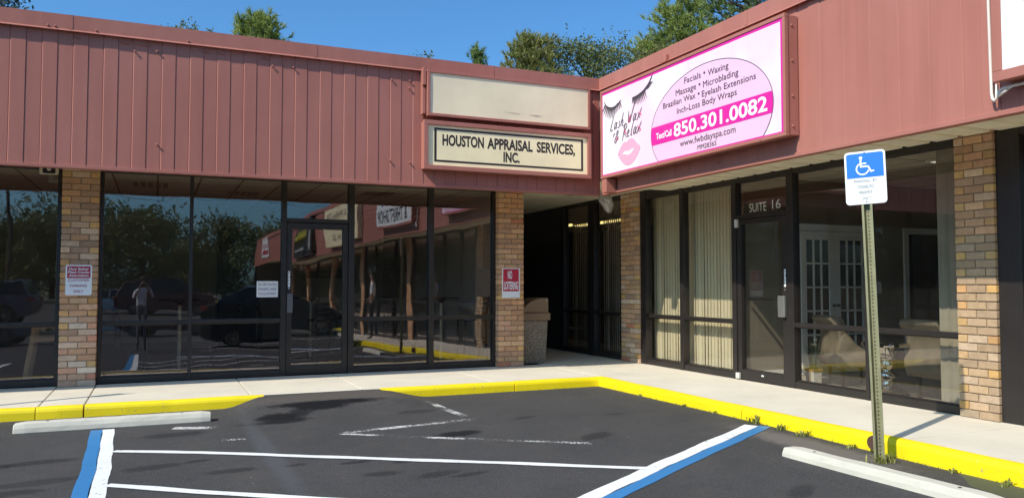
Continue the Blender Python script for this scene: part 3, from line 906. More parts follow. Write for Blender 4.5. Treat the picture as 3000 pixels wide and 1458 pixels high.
# rooms
m = MB(); m.box(8.005, 12.6, YE, 9.49, -0.02, 0.010); m.build('room_floor', TILEFLOOR, RW)
m = MB(); m.box(8.06, 12.6, 9.6, 22, -0.02, 0.010); m.build('room_floor', CARPET, RW)
m = MB(); m.box(8.005, 12.6, YE, 22, 3.015, 3.06); m.build('room_ceiling', CEIL, RW)
m = MB(); m.box(8.01, 12.6, 9.45, 9.57, 0.010, 3.01); m.box(8.03, 12.6, 4.9, 5.0, 0.010, 3.01); m.box(12.5, 12.59, 5.0, 9.45, 0.010, 3.01)
m.build('room_wall', WHITEWALL, RW)
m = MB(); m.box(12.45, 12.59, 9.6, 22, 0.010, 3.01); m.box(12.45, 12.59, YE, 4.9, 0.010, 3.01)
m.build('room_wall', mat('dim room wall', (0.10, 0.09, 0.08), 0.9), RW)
m = MB(); m.box(8.02, 8.99, 9.432, 9.449, 0.010, 0.11); m.build('skirting', WHITE, RW, bevel=0.003)


# white French doors in the reception's end wall
def french_leaf(x0, x1, y, par):
    m = MB(); st = 0.11; zt = 2.22; zb_ = 0.02
    m.box(x0, x0 + st, y - 0.04, y, zb_, zt); m.box(x1 - st, x1, y - 0.04, y, zb_, zt)
    m.box(x0 + st + .0005, x1 - st - .0005, y - 0.04, y, zt - 0.13, zt); m.box(x0 + st + .0005, x1 - st - .0005, y - 0.04, y, zb_, 0.25)
    a, b = x0 + st, x1 - st
    for i in (1, 2): xx = a + (b - a) * i / 3; m.box(xx - 0.014, xx + 0.014, y - 0.036, y - 0.004, 0.2505, zt - 0.1305)
    for i in range(1, 5): zz = 0.25 + (zt - 0.38) * i / 5; m.box(a + .0005, b - .0005, y - 0.034, y - 0.006, zz - 0.014, zz + 0.014)
    d = m.build('french_door', WHITE, par, bevel=0.003)
    p = MB(); p.box(a, b, y - 0.016, y - 0.012, 0.25, zt - 0.13)
    p.build('pane', mat('dark pane', (0.010, 0.010, 0.011), 0.2), d)
    return d


d1 = french_leaf(9.05, 9.74, 9.44, RW)
d2 = french_leaf(9.745, 10.44, 9.44, RW)
for x, d in ((9.70, d1), (9.79, d2)):
    p = MB(); p.box(x - 0.05, x + 0.05, 9.36, 9.375, 1.06, 1.08); p.box(x - 0.012, x + 0.012, 9.37, 9.40, 1.05, 1.09); p.build('handle', BLACK, d)
m = MB(); m.box(8.93, 9.04, 9.41, 9.449, 0.01, 2.33); m.box(10.45, 10.56, 9.41, 9.449, 0.01, 2.33); m.box(9.041, 10.449, 9.41, 9.449, 2.23, 2.33)
m.box(11.3, 11.4, 9.41, 9.449, 0.01, 2.33); m.box(12.3, 12.4, 9.41, 9.449, 0.01, 2.33); m.box(11.401, 12.299, 9.41, 9.449, 2.23, 2.33)
m.build('door_casing', WHITE, RW, bevel=0.003)
m = MB(); m.box(11.405, 12.295, 9.435, 9.448, 0.012, 2.228); m.build('doorway_shade_sheet', BLACK, RW)  # black sheet in the casing paints the darkness of an open doorway

# ================================================================ SIGN BOXES
def off_y(y): return lambda u, v: (u, y, v)          # u = X, v = Z on the left wing


def frame_rect(m, a0, a1, z0, z1, t, put):
    """four mitre-free bars round a rectangle; put(a0,a1,z0,z1)"""
    put(a0, a1, z0, z0 + t); put(a0, a1, z1 - t, z1)
    put(a0, a0 + t, z0 + t + .0005, z1 - t - .0005); put(a1 - t, a1, z0 + t + .0005, z1 - t - .0005)


def sign_box_left(name, label, x0, x1, z0, z1, fw, panel, recess, depth=0.18, wave=0.0):
    t = thing(name, label, 'shop sign', (0, 0, 0))
    yf = YF - depth
    m = MB(); m.box(x0 + 0.012, x1 - 0.012, yf + 0.056, YF - 0.001, z0 + 0.012, z1 - 0.012)
    m.build('cabinet', MAROON, t, bevel=0.004)
    m = MB(); frame_rect(m, x0, x1, z0, z1, fw, lambda a, b, c, d: m.box(a, b, yf - 0.004, yf + 0.055, c, d))
    m.build('frame', MAROON, t, bevel=0.004)
    m = MB()   # face panel, slightly sagging plastic
    nxx, nz = 16, 5
    ids = m.pts([(x0 + fw * 0.7 + (x1 - x0 - 1.4 * fw) * i / nxx, yf + recess + wave * math.sin(3.1 * i / nxx * 2 + 0.6) * math.sin(math.pi * j / nz), z0 + fw * 0.7 + (z1 - z0 - 1.4 * fw) * j / nz) for j in range(nz + 1) for i in range(nxx + 1)])
    for j in range(nz):
        for i in range(nxx): a = ids + j * (nxx + 1) + i; m.face((a, a + 1, a + nxx + 2, a + nxx + 1))
    m.build('face_panel', panel, t, smooth=True)
    return t, yf


su, yf = sign_box_left('sign_box', 'blank weathered cream sign box mounted above the appraisal sign', 3.56, 6.27, 3.85, 4.525, 0.042, BLANK, 0.012, 0.18, 0.006)
m = MB(); strip(m, [(4.78, 4.005), (4.95, 4.000), (5.05, 3.998)], [0.002, 0.008, 0.004], off_y(yf + 0.004)); strip(m, [(5.2, 3.995), (5.32, 3.992), (5.42, 3.994)], [0.004, 0.012, 0.003], off_y(yf + 0.004))
m.build('scratch', mat('scratch grey', (0.28, 0.24, 0.19), 0.8), su)
m = MB(); m.box(3.505, 3.555, YF - 0.10, YF - 0.012, 3.88, 4.56); m.box(3.50, 3.55, YF - 0.15, YF - 0.1005, 4.3, 4.56); m.box(3.50, 3.55, YF - 0.13, YF - 0.1005, 3.88, 4.24)
m.build('bracket', MAROON, su, bevel=0.006)
sl, yf = sign_box_left('sign_box', 'cream appraisal services sign box with a black border, below the blank sign', 3.51, 6.285, 3.07, 3.785, 0.062, CREAM, 0.03)
m = MB(); fy = off_y(yf + 0.0285)
for a, b, c, d in ((3.675, 6.15, 3.185, 3.215), (3.675, 6.15, 3.655, 3.685), (3.675, 3.71, 3.2155, 3.6545), (6.115, 6.15, 3.2155, 3.6545)):
    m.poly([fy(a, c), fy(b, c), fy(b, d), fy(a, d)])
m.build('border', INK, sl)
m = MB(); letters(m, 'HOUSTON', 3.80, 4.455, 3.438, 0.150, fy, 0.034); letters(m, 'APPRAISAL', 4.51, 5.265, 3.438, 0.150, fy, 0.034); letters(m, 'SERVICES,', 5.335, 6.005, 3.438, 0.150, fy, 0.034); letters(m, 'INC.', 4.775, 5.045, 3.252, 0.142, fy, 0.034)
m.build('lettering', INK, sl)

# ---- spa sign
PX = XF - 0.19
sp = thing('sign_box', 'large pink and white spa sign box with eyelashes and lips', 'shop sign')
U0, V0 = 10.80, 3.08
def face(e): return lambda u, v: (PX - e, U0 - u, V0 + v)
m = MB(); m.box(PX + 0.02, XF - 0.002, 6.80, 10.82, 3.06, 4.41); m.build('cabinet', MAROON, sp, bevel=0.004)
m = MB(); frame_rect(m, 6.79, 10.835, 3.045, 4.425, 0.042, lambda a, b, c, d: m.box(PX - 0.012, PX + 0.04, a, b, c, d)); m.build('frame', MAROON, sp, bevel=0.004)
m = MB()
for z in (3.16, 3.5, 3.9, 4.3):
    n = len(m.v); m.lathe([(0.014, 0), (0.014, 0.006), (0.005, 0.014)], n=8); m.xf(Matrix.Translation((PX + 0.1, 6.80, z)) @ Matrix.Rotation(R(90), 4, 'X'), n)
for y in (7.2, 7.9, 8.6, 9.3, 10.0, 10.6):
    n = len(m.v); m.lathe([(0.010, 0), (0.010, 0.004), (0.004, 0.010)], n=8); m.xf(Matrix.Translation((PX - 0.012, y, 3.066)) @ Matrix.Rotation(R(-90), 4, 'Y'), n)
m.build('rivets', MAROON, sp)
pm, n, b, o = nodes('pale pink sign film')
f = noise(n, 0.9, 3, 0.5)
n.links.new(ramp(n, f, [(0.40, (0.84, 0.58, 0.71)), (0.60, (0.86, 0.77, 0.82))]), b.inputs['Base Color']); b.inputs['Roughness'].default_value = 0.4
m = MB(); F0 = face(0.0); m.poly([F0(0.005, 0.005), F0(3.965, 0.005), F0(3.965, 1.305), F0(0.005, 1.305)]); m.build('face_panel', pm, sp)
MAG = mat('magenta film', (0.70, 0.014, 0.30), 0.4, 0, 0.03)
PINK = mat('pink film', (0.80, 0.49, 0.65), 0.4, 0, 0.04)
LIP = mat('rose film', (0.80, 0.36, 0.50), 0.4, 0, 0.05)
m = MB(); fe = face(0.0015)
for a, b_, c, d in ((0.008, 3.962, 1.268, 1.302), (0.008, 3.962, 0.008, 0.024), (3.932, 3.962, 0.0245, 1.2675), (0.008, 0.022, 0.0245, 1.2675)): m.poly([fe(a, c), fe(b_, c), fe(b_, d), fe(a, d)])
m.build('border', MAG, sp)
EC, EV, EA, EB = 2.585, 0.40, 1.225, 0.735
def ell(k, v_lo, v_hi, n=64):
    out = []
    for i in range(n + 1):
        t = -math.pi / 2 + math.pi * i / n
        v = EV + EB * k * math.sin(t)
        if v_lo <= v <= v_hi: out.append((EA * k * math.cos(t), v))
    def at(v): return (EA * k * math.sqrt(max(0, 1 - ((v - EV) / (EB * k)) ** 2)), v)
    if EV - EB * k < v_lo: out.insert(0, at(v_lo))
    if EV + EB * k > v_hi: out.append(at(v_hi))
    return [(EC + a, v) for a, v in out] + [(EC - a, v) for a, v in reversed(out)]
m = MB(); f1 = face(0.003); m.poly([f1(u, v) for u, v in ell(1.0, 0.026, 2)]); m.build('oval_panel', PINK, sp)
m = MB(); f2 = face(0.0045)
outer = ell(1.0, 0.026, 2); half = len(outer) // 2
strip(m, outer, [0.009] * len(outer), f2); m.build('oval_outline', GREYINK, sp)
m = MB(); f3 = face(0.0055); m.poly([f3(u, v) for u, v in ell(0.998, 0.262, 0.515)]); m.build('band', MAG, sp)
m = MB(); f4 = face(0.007)
letters(m, 'Facials', 2.152, 2.50, 0.972, 0.078, f4); letters(m, '•', 2.555, 2.592, 0.975, 0.085, f4); letters(m, 'Waxing', 2.645, 3.045, 0.960, 0.078, f4)
letters(m, 'Massage', 1.957, 2.40, 0.846, 0.080, f4); letters(m, '•', 2.455, 2.492, 0.848, 0.085, f4); letters(m, 'Microblading', 2.545, 3.225, 0.832, 0.080, f4)
letters(m, 'Brazilian Wax', 1.662, 2.385, 0.732, 0.076, f4); letters(m, '•', 2.435, 2.472, 0.732, 0.085, f4); letters(m, 'Eyelash Extensions', 2.52, 3.53, 0.716, 0.076, f4)
letters(m, 'Inch-Loss Body Wraps', 1.982, 3.192, 0.600, 0.078, f4)
letters(m, 'www.fwbdayspa.com', 2.04, 3.162, 0.150, 0.082, f4); letters(m, 'MM28365', 2.418, 2.798, 0.050, 0.060, f4)
m.build('lettering', GREYINK, sp)
m = MB(); letters(m, '850.301.0082', 1.905, 3.715, 0.305, 0.168, f4, 0.022); letters(m, 'Text/Call', 1.492, 1.855, 0.336, 0.082, f4, 0.028)
m.build('lettering', WHITE, sp)
# eyelashes
def lash(m, lid, hairs, w):
    L = curve(lid, 8); k = len(L)
    strip(m, L, [0.012 + w * math.sin(math.pi * min(1, (i + 1) / k)) for i in range(k)], f4)
    for (ax, ay), (bx, by), (cx, cy) in hairs:
        H = curve([(ax, ay), (bx, by), (cx, cy)], 5)
        strip(m, H, [0.030 * (1 - i / (len(H) - 1)) + 0.002 for i in range(len(H))], face(0.0085))
m = MB()
lid = [(0.085, 1.155), (0.13, 1.09), (0.20, 1.045), (0.30, 1.015), (0.40, 1.02), (0.49, 1.05), (0.565, 1.095)]
hs = []
for i in range(12):
    t = i / 11; x = 0.10 + 0.44 * t; y = 1.10 - 0.09 * math.sin(math.pi * min(1, t * 1.05)) if t < 0.9 else 1.06
    lx = x - 0.12 + 0.16 * t; ly = y - 0.07 - 0.09 * math.sin(math.pi * (0.15 + 0.75 * t))
    hs.append(((x, y), ((x + lx) / 2 + 0.012, (y + ly) / 2 - 0.008), (lx, ly)))
lash(m, lid, hs, 0.028)
lid = [(0.885, 1.055), (0.98, 1.052), (1.08, 1.062), (1.17, 1.085), (1.25, 1.125), (1.33, 1.185), (1.405, 1.275)]
hs = []
for i in range(14):
    t = i / 13; x = 0.90 + 0.44 * t; y = 1.05 + 0.13 * t * t
    lx = x + 0.0 + 0.10 * t; ly = y - 0.05 - 0.10 * math.sin(math.pi * (0.12 + 0.72 * t))
    if t > 0.75: lx, ly = x + 0.09, y + 0.0 - 0.04 * (1 - t)
    hs.append(((x, y), ((x + lx) / 2 - 0.01, (y + ly) / 2 - 0.012), (lx, ly)))
lash(m, lid, hs, 0.030)
m.build('eyelashes', GREYINK, sp)
m = MB(); lp = curve([(0.46, 0.275), (0.53, 0.36), (0.615, 0.425), (0.68, 0.44), (0.715, 0.425), (0.77, 0.455), (0.85, 0.465), (0.92, 0.435), (1.01, 0.36), (1.08, 0.30), (1.0, 0.20), (0.90, 0.115), (0.80, 0.085), (0.70, 0.09), (0.62, 0.125), (0.54, 0.19), (0.46, 0.275)], 4)[:-1]
m.poly([f2(u, v) for u, v in reversed(lp)]); m.build('lips', LIP, sp)
m = MB(); m.poly([f3(u, v) for u, v in reversed([(0.585, 0.265), (0.64, 0.285), (0.685, 0.302), (0.73, 0.292), (0.78, 0.284), (0.85, 0.305), (0.92, 0.312), (0.885, 0.28), (0.849, 0.252), (0.80, 0.24), (0.754, 0.232), (0.70, 0.243), (0.657, 0.258)])])
m.build('teeth', mat('white film', (0.86, 0.80, 0.83), 0.4), sp)
# hand-lettered name: brush strokes per letter, italic
def script(m, word, u0, v0, h, adv, fn, ws):
    G = {'L': [[(0.55, 1.45), (0.25, 0.7), (0.0, 0.0), (0.55, 0.06)]],
         'a': [[(0.62, 0.55), (0.35, 0.62), (0.1, 0.25), (0.2, 0.0), (0.45, 0.2), (0.64, 0.58), (0.55, 0.1), (0.75, 0.02)]],
         's': [[(0.6, 0.58), (0.35, 0.5), (0.5, 0.25), (0.4, 0.02), (0.1, 0.05)]],
         'h': [[(0.5, 1.3), (0.2, 0.5), (0.05, 0.0)], [(0.1, 0.25), (0.4, 0.62), (0.5, 0.4), (0.45, 0.02), (0.65, 0.05)]],
         ',': [[(0.3, 0.12), (0.15, -0.22)]],
         'W': [[(0.2, 1.15), (0.25, 0.02)], [(0.25, 0.02), (0.62, 0.75)], [(0.62, 0.75), (0.62, 0.02)], [(0.62, 0.02), (0.95, 0.9), (1.35, 1.75), (1.5, 1.9)]],
         'x': [[(0.1, 0.65), (0.35, 0.3), (0.6, 0.0)], [(0.85, 0.95), (0.4, 0.35), (0.0, -0.1)]],
         '&': [[(0.85, 0.1), (0.3, 0.75), (0.55, 1.05), (0.62, 0.8), (0.1, 0.3), (0.05, -0.1), (0.4, 0.0), (0.85, 0.45)], [(0.0, 0.72), (-0.2, 0.8), (-0.5, 0.45)]],
         'R': [[(0.4, 1.2), (0.2, 0.5), (0.05, -0.25)], [(0.05, 1.0), (0.5, 1.35), (0.8, 1.1), (0.3, 0.6)], [(0.3, 0.6), (0.55, 0.25), (0.95, 0.0)]],
         'e': [[(0.1, 0.25), (0.45, 0.45), (0.35, 0.65), (0.1, 0.3), (0.25, 0.0), (0.6, 0.1)]],
         'l': [[(0.5, 1.3), (0.25, 0.6), (0.15, 0.02), (0.4, 0.06)]]}
    u = u0
    for ch in word:
        if ch == ' ': u += adv * 0.4; continue
        for st in G[ch]:
            Pp = [(u + (x + 0.18 * y) * h * 0.85, v0 + y * h + (u - u0) * 0.06) for x, y in st]
            Cc = curve(Pp, 6); k = len(Cc)
            strip(m, Cc, [ws * (0.55 + 0.6 * math.sin(math.pi * i / max(1, k - 1))) for i in range(k)], fn)
        u += adv * {'W': 1.15, 'R': 1.0, '&': 1.1, 'l': 0.6, ',': 0.55}.get(ch, 0.85)
m = MB(); script(m, 'Lash,', 0.26, 0.675, 0.155, 0.112, f4, 0.017); script(m, 'Wax', 0.73, 0.705, 0.155, 0.135, f4, 0.017)
script(m, '&', 0.38, 0.485, 0.155, 0.14, f4, 0.017); script(m, 'Relax', 0.60, 0.50, 0.155, 0.118, f4, 0.017)
m.build('lettering', mat('grey script ink', (0.17, 0.13, 0.16), 0.5), sp)
m = MB()
for pts in ([(0.78, 0.71), (0.835, 0.80)], [(1.075, 0.81), (1.115, 0.755)], [(1.06, 0.60), (1.10, 0.54)], [(0.67, 0.62), (0.71, 0.55)], [(0.42, 0.50), (0.47, 0.54)]):
    strip(m, curve(pts, 4), [0.02] * (len(curve(pts, 4))), face(0.0085))
m.build('red_accent', mat('red accent ink', (0.68, 0.04, 0.16), 0.5), sp)

# ---- white thrift-shop sign at the right edge
tb = thing('sign_box', 'white sign box in a maroon frame beside the white conduit, cut by the picture edge', 'shop sign')
m = MB(); m.box(PX + 0.02, XF - 0.002, 0.52, 4.38, 3.10, 4.42); m.build('cabinet', MAROON, tb, bevel=0.004)
m = MB(); frame_rect(m, 0.5, 4.40, 3.08, 4.44, 0.085, lambda a, b, c, d: m.box(PX - 0.01, PX + 0.05, a, b, c, d)); m.build('frame', MAROON, tb, bevel=0.004)
m = MB(); m.poly([(PX - 0.001, 4.34, 3.14), (PX - 0.001, 0.56, 3.14), (PX - 0.001, 0.56, 4.38), (PX - 0.001, 4.34, 4.38)]); m.build('face_panel', WHITE, tb)
def tf(u, v): return (PX - 0.003, 4.33 - u, 3.17 + v)
m = MB(); letters(m, '& THRIFT SHOP', 0.42, 3.55, 0.10, 0.36, tf, 0.02); m.build('lettering', INK, tb)
m = MB(); letters(m, 'FRIENDS', 0.75, 3.2, 0.62, 0.42, tf, 0.03); m.build('lettering', mat('blue ink', (0.02, 0.03, 0.18), 0.5), tb)
m = MB(); m.tube([(6.49, 4.515, 4.53), (6.49, 4.512, 3.8), (6.49, 4.505, 3.02), (6.488, 4.497, 2.975), (6.485, 4.478, 2.955), (6.485, 4.458, 2.975), (6.485, 4.452, 3.09)], 0.013, 10)
m.tube([(6.49, 4.452, 2.985), (6.48, 4.44, 2.995), (6.475, 4.42, 3.03), (6.475, 4.38, 3.045), (6.475, 4.2, 3.045), (6.475, 0.7, 3.045)], 0.012, 8)
m.tube([(6.48, 4.44, 2.99), (6.46, 4.42, 2.98), (6.44, 4.37, 3.0), (6.43, 4.33, 3.01)], [0.008, 0.010, 0.013, 0.012], 8)
m.tube([(6.43, 4.33, 3.01), (6.425, 4.29, 3.02), (6.42, 4.24, 3.045)], [0.006, 0.004, 0.002], 6)
tag(m.build('conduit', mat('white conduit', (0.74, 0.66, 0.60), 0.5), smooth=True), 'white electrical conduit with a hooked end on the fascia beside the white sign', 'conduit')

# ---- signs farther along the right wing, seen only mirrored in the dark windows
def wall_sign(label, y0, y1, z0, z1, mt, d=0.19):
    t = thing('sign_box', label, 'shop sign', (0, 0, 0)); m = MB(); m.box(XF - d, XF - 0.002, y0, y1, z0, z1); m.build('cabinet', mt, t, bevel=0.004); return t, XF - d
t, xx = wall_sign('cream accountant sign mirrored in the door transom', -7.9, -2.2, 3.05, 4.42, CREAM)
m = MB(); f5 = lambda u, v: (xx - 0.003, -2.2 - u, 3.05 + v)
letters(m, 'John A Phillips CPA', 0.5, 5.2, 0.85, 0.3, f5); letters(m, '850 244 281', 1.3, 4.3, 0.2, 0.22, f5); m.build('lettering', INK, t)
t, xx = wall_sign('black sign with yellow brush lettering mirrored in the glass door', -15.6, -10.9, 2.95, 4.5, BLACK)
m = MB(); f5 = lambda u, v: (xx - 0.003, -10.9 - u, 2.95 + v)
for k in range(7): strip(m, curve([(1.6 + 0.42 * k, 1.2), (1.75 + 0.42 * k, 0.75), (1.62 + 0.42 * k, 0.5), (1.95 + 0.42 * k, 0.95)], 5), [0.16] * 16, f5)
m.build('yellow_script', mat('yellow ink', (0.62, 0.55, 0.03), 0.5), t)
m = MB(); strip(m, [(0.5, 0.2), (0.55, 0.8), (0.5, 1.0)], [0.35, 0.5, 0.2], f5); strip(m, [(1.6, 0.3), (4.2, 0.3)], [0.1, 0.1], f5); m.build('grey_print', mat('grey print', (0.35, 0.33, 0.32), 0.6), t)
bn = thing('banner', 'white banner with red print mirrored beside the dark trees', 'banner')
m = MB(); m.box(XF - 0.04, XF - 0.012, -32.0, -28.2, 3.1, 4.62); m.build('cloth', WHITE, bn)
m = MB(); f5 = lambda u, v: (XF - 0.043, -28.2 - u, 3.1 + v)
for k in range(6): strip(m, [(0.4 + k * 0.5, 0.65), (0.65 + k * 0.5, 1.0)], [0.22, 0.25], f5)
strip(m, [(0.4, 0.3), (3.3, 0.3)], [0.3, 0.3], f5); m.build('red_print', CRIMSON, bn)

# ================================================================ SMALL PLATES
def plate(name, label, x0, x1, z0, z1, y, r=0.022, th=0.004):
    t = thing(name, label, 'sign', ((x0 + x1) / 2, y, z0)); w_ = (x1 - x0) / 2; h = z1 - z0
    m = MB(); m.prism([(u, -0.002, v) for u, v in rrect(-w_, w_, 0, h, r)], [(u, -0.002 - th, v) for u, v in rrect(-w_, w_, 0, h, r)])
    m.build('plate', WHITE, t); return t, (lambda e: (lambda u, v: (u, -0.002 - th - e, v))), w_, h


t, fn, w_, h = plate('parking_sign', 'red and white customer parking sign fixed to a brick pillar', -1.095, -0.785, 1.255, 1.655, 12.072)
f0, f1_ = fn(0.0015), fn(0.003)
m = MB(); m.poly([f0(u, v) for u, v in ((-0.137, 0.226), (0.137, 0.226), (0.137, 0.383), (-0.137, 0.383))]); m.build('red_field', CRIMSON, t)
m = MB(); centred(m, 'Mary Esther', 0, 0.333, 0.031, f1_, 0.022, 0.235); centred(m, 'Plaza Condo', 0, 0.290, 0.031, f1_, 0.022, 0.245); centred(m, 'Association', 0, 0.246, 0.031, f1_, 0.022, 0.232); m.build('lettering', WHITE, t)
m = MB(); centred(m, 'CUSTOMER', 0, 0.181, 0.034, f1_, 0.0, 0.252); centred(m, 'PARKING', 0, 0.108, 0.034, f1_, 0.0, 0.20); centred(m, 'ONLY', 0, 0.034, 0.034, f1_, 0.0, 0.118); m.build('lettering', CRIMSON, t)

t, fn, w_, h = plate('no_loitering_sign', 'red no loitering sign fixed to the brick pillar beside the passage', 5.205, 5.525, 1.175, 1.665, 12.092, 0.004)
f0, f1_ = fn(0.0015), fn(0.003)
m = MB(); m.poly([f0(u, v) for u, v in ((-0.142, 0.108), (0.142, 0.108), (0.142, 0.476), (-0.142, 0.476))]); m.build('red_field', RED, t)
m = MB(); centred(m, 'NO', -0.02, 0.318, 0.122, f1_, 0.03, 0.078); centred(m, 'LOITERING', 0.0, 0.142, 0.122, f1_, 0.03, 0.252); m.build('lettering', WHITE, t)
m = MB(); centred(m, 'private property', 0.06, 0.014, 0.008, f1_, 0, 0.13); m.build('lettering', GREYINK, t)

nt_ = thing('notice', 'white paper notice about masks taped to the dark shop window', 'notice', (1.557, YG - 0.0045, 1.203))
m = MB(); m.box(-0.157, 0.157, -0.0022, -0.0008, 0, 0.243); m.build('paper', WHITE, nt_)
f1_ = lambda u, v: (u, -0.0034, v)
m = MB(); centred(m, 'MASKS ARE', 0, 0.100, 0.046, f1_, 0.0, 0.262); centred(m, 'VOLUNTARY', 0, 0.030, 0.046, f1_, 0.0, 0.262); m.build('lettering', mat('navy ink', (0.035, 0.035, 0.20), 0.5), nt_)
m = MB(); centred(m, "TJ's Cuddlin Treats Policy", 0, 0.178, 0.038, f1_, 0.0, 0.268); m.build('lettering', INK, nt_)

# ================================================================ DISABLED PARKING POST
def sign_post(label, loc, rz, lean, group):
    t = thing('sign_post', label, 'parking sign', loc, 0, group)
    t.rotation_mode = 'QUATERNION'
    t.rotation_quaternion = Vector((0, 0, 1)).rotation_difference(Vector((lean[0], lean[1], 1)).normalized()) @ Euler((0, 0, rz)).to_quaternion()
    H = 2.72
    m = MB()
    P = [(-0.045, 0.0), (-0.026, 0.0), (-0.017, 0.052), (0.017, 0.052), (0.026, 0.0), (0.045, 0.0), (0.045, 0.0045), (0.030, 0.0045), (0.021, 0.0565), (-0.021, 0.0565), (-0.030, 0.0045), (-0.045, 0.0045)]
    def sec(z, H=H): return [(x, y, z) for x, y in P]
    n0, n1 = m.pts(sec(-0.3)), m.pts(sec(H)); k = len(P)
    for i in range(k): m.face((n0 + i, n0 + (i + 1) % k, n1 + (i + 1) % k, n1 + i))
    for q in ((0, 1, 10, 11), (1, 2, 9, 10), (2, 3, 8, 9), (3, 4, 7, 8), (4, 5, 6, 7)):
        m.face([n1 + i for i in q])
    m.mi = 1
    z = 0.04
    while z < 2.28:
        m.poly([(0.007 * math.cos(R(45 * i)), 0.0508, z + 0.007 * math.sin(R(45 * i))) for i in range(8)]); z += 0.034
    m.build('post', [GREEN_STEEL, BLACK], t)
    z0, z1 = 2.285, 2.765; w_ = 0.172
    m = MB(); m.prism([(u, -0.002, v) for u, v in rrect(-w_, w_, z0, z1, 0.032)], [(u, -0.0045, v) for u, v in rrect(-w_, w_, z0, z1, 0.032)])
    pl = m.build('sign_plate', WHITE, t)
    s = 0.00056
    def c(x, y): return (-w_ + (x - 168) * s, z1 - (y - 212) * s)      # measured on the photographed plate
    f0 = lambda u, v: (u, -0.006, v); f1_ = lambda u, v: (u, -0.0075, v)
    m = MB(); P = rrect(-0.155, 0.155, z1 - 0.235, z1 - 0.018, 0.02)
    P = [(u, v) if v > z1 - 0.12 else ((-0.155 if u < 0 else 0.155), z1 - 0.24) for u, v in P]
    Q = []
    for p_ in P:
        if not Q or (abs(Q[-1][0] - p_[0]) + abs(Q[-1][1] - p_[1])) > 1e-5: Q.append(p_)
    m.poly([f0(u, v) for u, v in Q]); m.build('blue_field', SKYBLUE, pl)
    m = MB(); hx, hy = c(418, 321); m.poly([f1_(hx + 27 * s * math.cos(R(20 * i)), hy + 27 * s * math.sin(R(20 * i))) for i in range(18)])
    b_ = 27 * s
    strip(m, [c(418, 335), c(414, 400), c(414, 462)], [b_] * 3, f1_); strip(m, [c(402, 462), c(470, 462), c(530, 462)], [b_] * 3, f1_)
    strip(m, [c(518, 452), c(545, 505), c(568, 556)], [b_] * 3, f1_); strip(m, [c(560, 552), c(612, 536)], [b_ * 0.85] * 2, f1_); strip(m, [c(425, 414), c(500, 412)], [b_ * 0.8] * 2, f1_)
    arc = [c(440 + 92 * math.cos(R(a)), 498 - 92 * math.sin(R(a))) for a in range(118, 345, 9)]
    strip(m, arc, [b_ * 0.85] * len(arc), f1_); m.build('wheelchair_symbol', WHITE, pl)
    m = MB()
    for wd, y, wid in (('PARKING  BY', 722, 345), ('DISABLED', 812, 240), ('PERMIT', 909, 200), ('ONLY', 1003, 140)):
        centred(m, wd, 0, c(0, y)[1], 52 * s, f0, 0.0, wid * s)
    m.build('lettering', mat('thin grey ink', (0.035, 0.035, 0.04), 0.5), pl)
    m = MB()
    for v in (z1 - 0.014, z0 + 0.022):
        n = len(m.v); m.lathe([(0.006, 0), (0.006, 0.003), (0.002, 0.005)], n=10); m.xf(Matrix.Translation((0, -0.0075, v)) @ Matrix.Rotation(R(90), 4, 'X'), n)
    m.build('bolt', CHROME, pl)
    return t


sign_post('leaning disabled parking sign on a pale green perforated post by the yellow kerb', (5.81, 5.14, -0.165), R(-58.5), (0.003, 0.040), None)
sign_post('disabled parking sign post outside the left edge, casting a thin shadow', (-2.85, 10.42, A), 0, (0.0, 0.03), None)
m = MB(); m.lathe([(0.065, 0), (0.068, 0.04), (0.064, 0.06)], n=20)
m.xf(Matrix.Translation((6.10, 5.42, -0.055)) @ Matrix.Rotation(R(-90), 4, 'Y'))
tag(m.build('drain_pipe', mat('rusty pipe', (0.09, 0.045, 0.03), 0.8)), 'short dark pipe end in the yellow kerb behind the sign post', 'pipe')

# ================================================================ WHEEL STOPS
def wheel_stop(label, loc, L, rz, group='concrete wheel stops'):
    m = MB(); r = random.Random(int(L * 100) + int(loc[0] * 10)); rings = []
    P = [(-0.095, 0), (-0.088, 0.055), (-0.066, 0.105), (0.066, 0.105), (0.088, 0.055), (0.095, 0)]
    N = 18
    for i in range(N + 1):
        x = -L / 2 + L * i / N
        e = 0.035 if i in (0, N) else 0
        rings.append([(x, y * (1 - e * 2) + r.uniform(-.0025, .0025), z * (1 - e * 3.0) + (r.uniform(-.002, .002) if z else 0)) for y, z in P])
    m.loft(rings)
    m.mi = 1
    for x in (-L / 2 + 0.3, L / 2 - 0.3):
        m.poly([(x + 0.014 * math.cos(R(30 * i)), 0.014 * math.sin(R(30 * i)), 0.1075) for i in range(12)])
    o = m.build('wheel_stop', [STOPC, BLACK], None, loc, bevel=0.009)
    o.rotation_euler = (0, 0, rz)
    return tag(o, label, 'wheel stop', group)


wheel_stop('pale concrete wheel stop lying along the yellow kerb at the blue painted line', (-0.36, 9.665, A), 1.90, R(-0.4))
wheel_stop('whiter concrete wheel stop in front of the leaning disabled parking sign', (5.27, 4.66, -0.158), 1.95, R(91.5))
wheel_stop('concrete wheel stop outside the frame, mirrored low in the dark window', (5.35, -0.6, -0.16), 1.83, R(90))
wheel_stop('concrete wheel stop outside the left edge of the frame', (-3.9, 9.66, A), 1.83, 0)

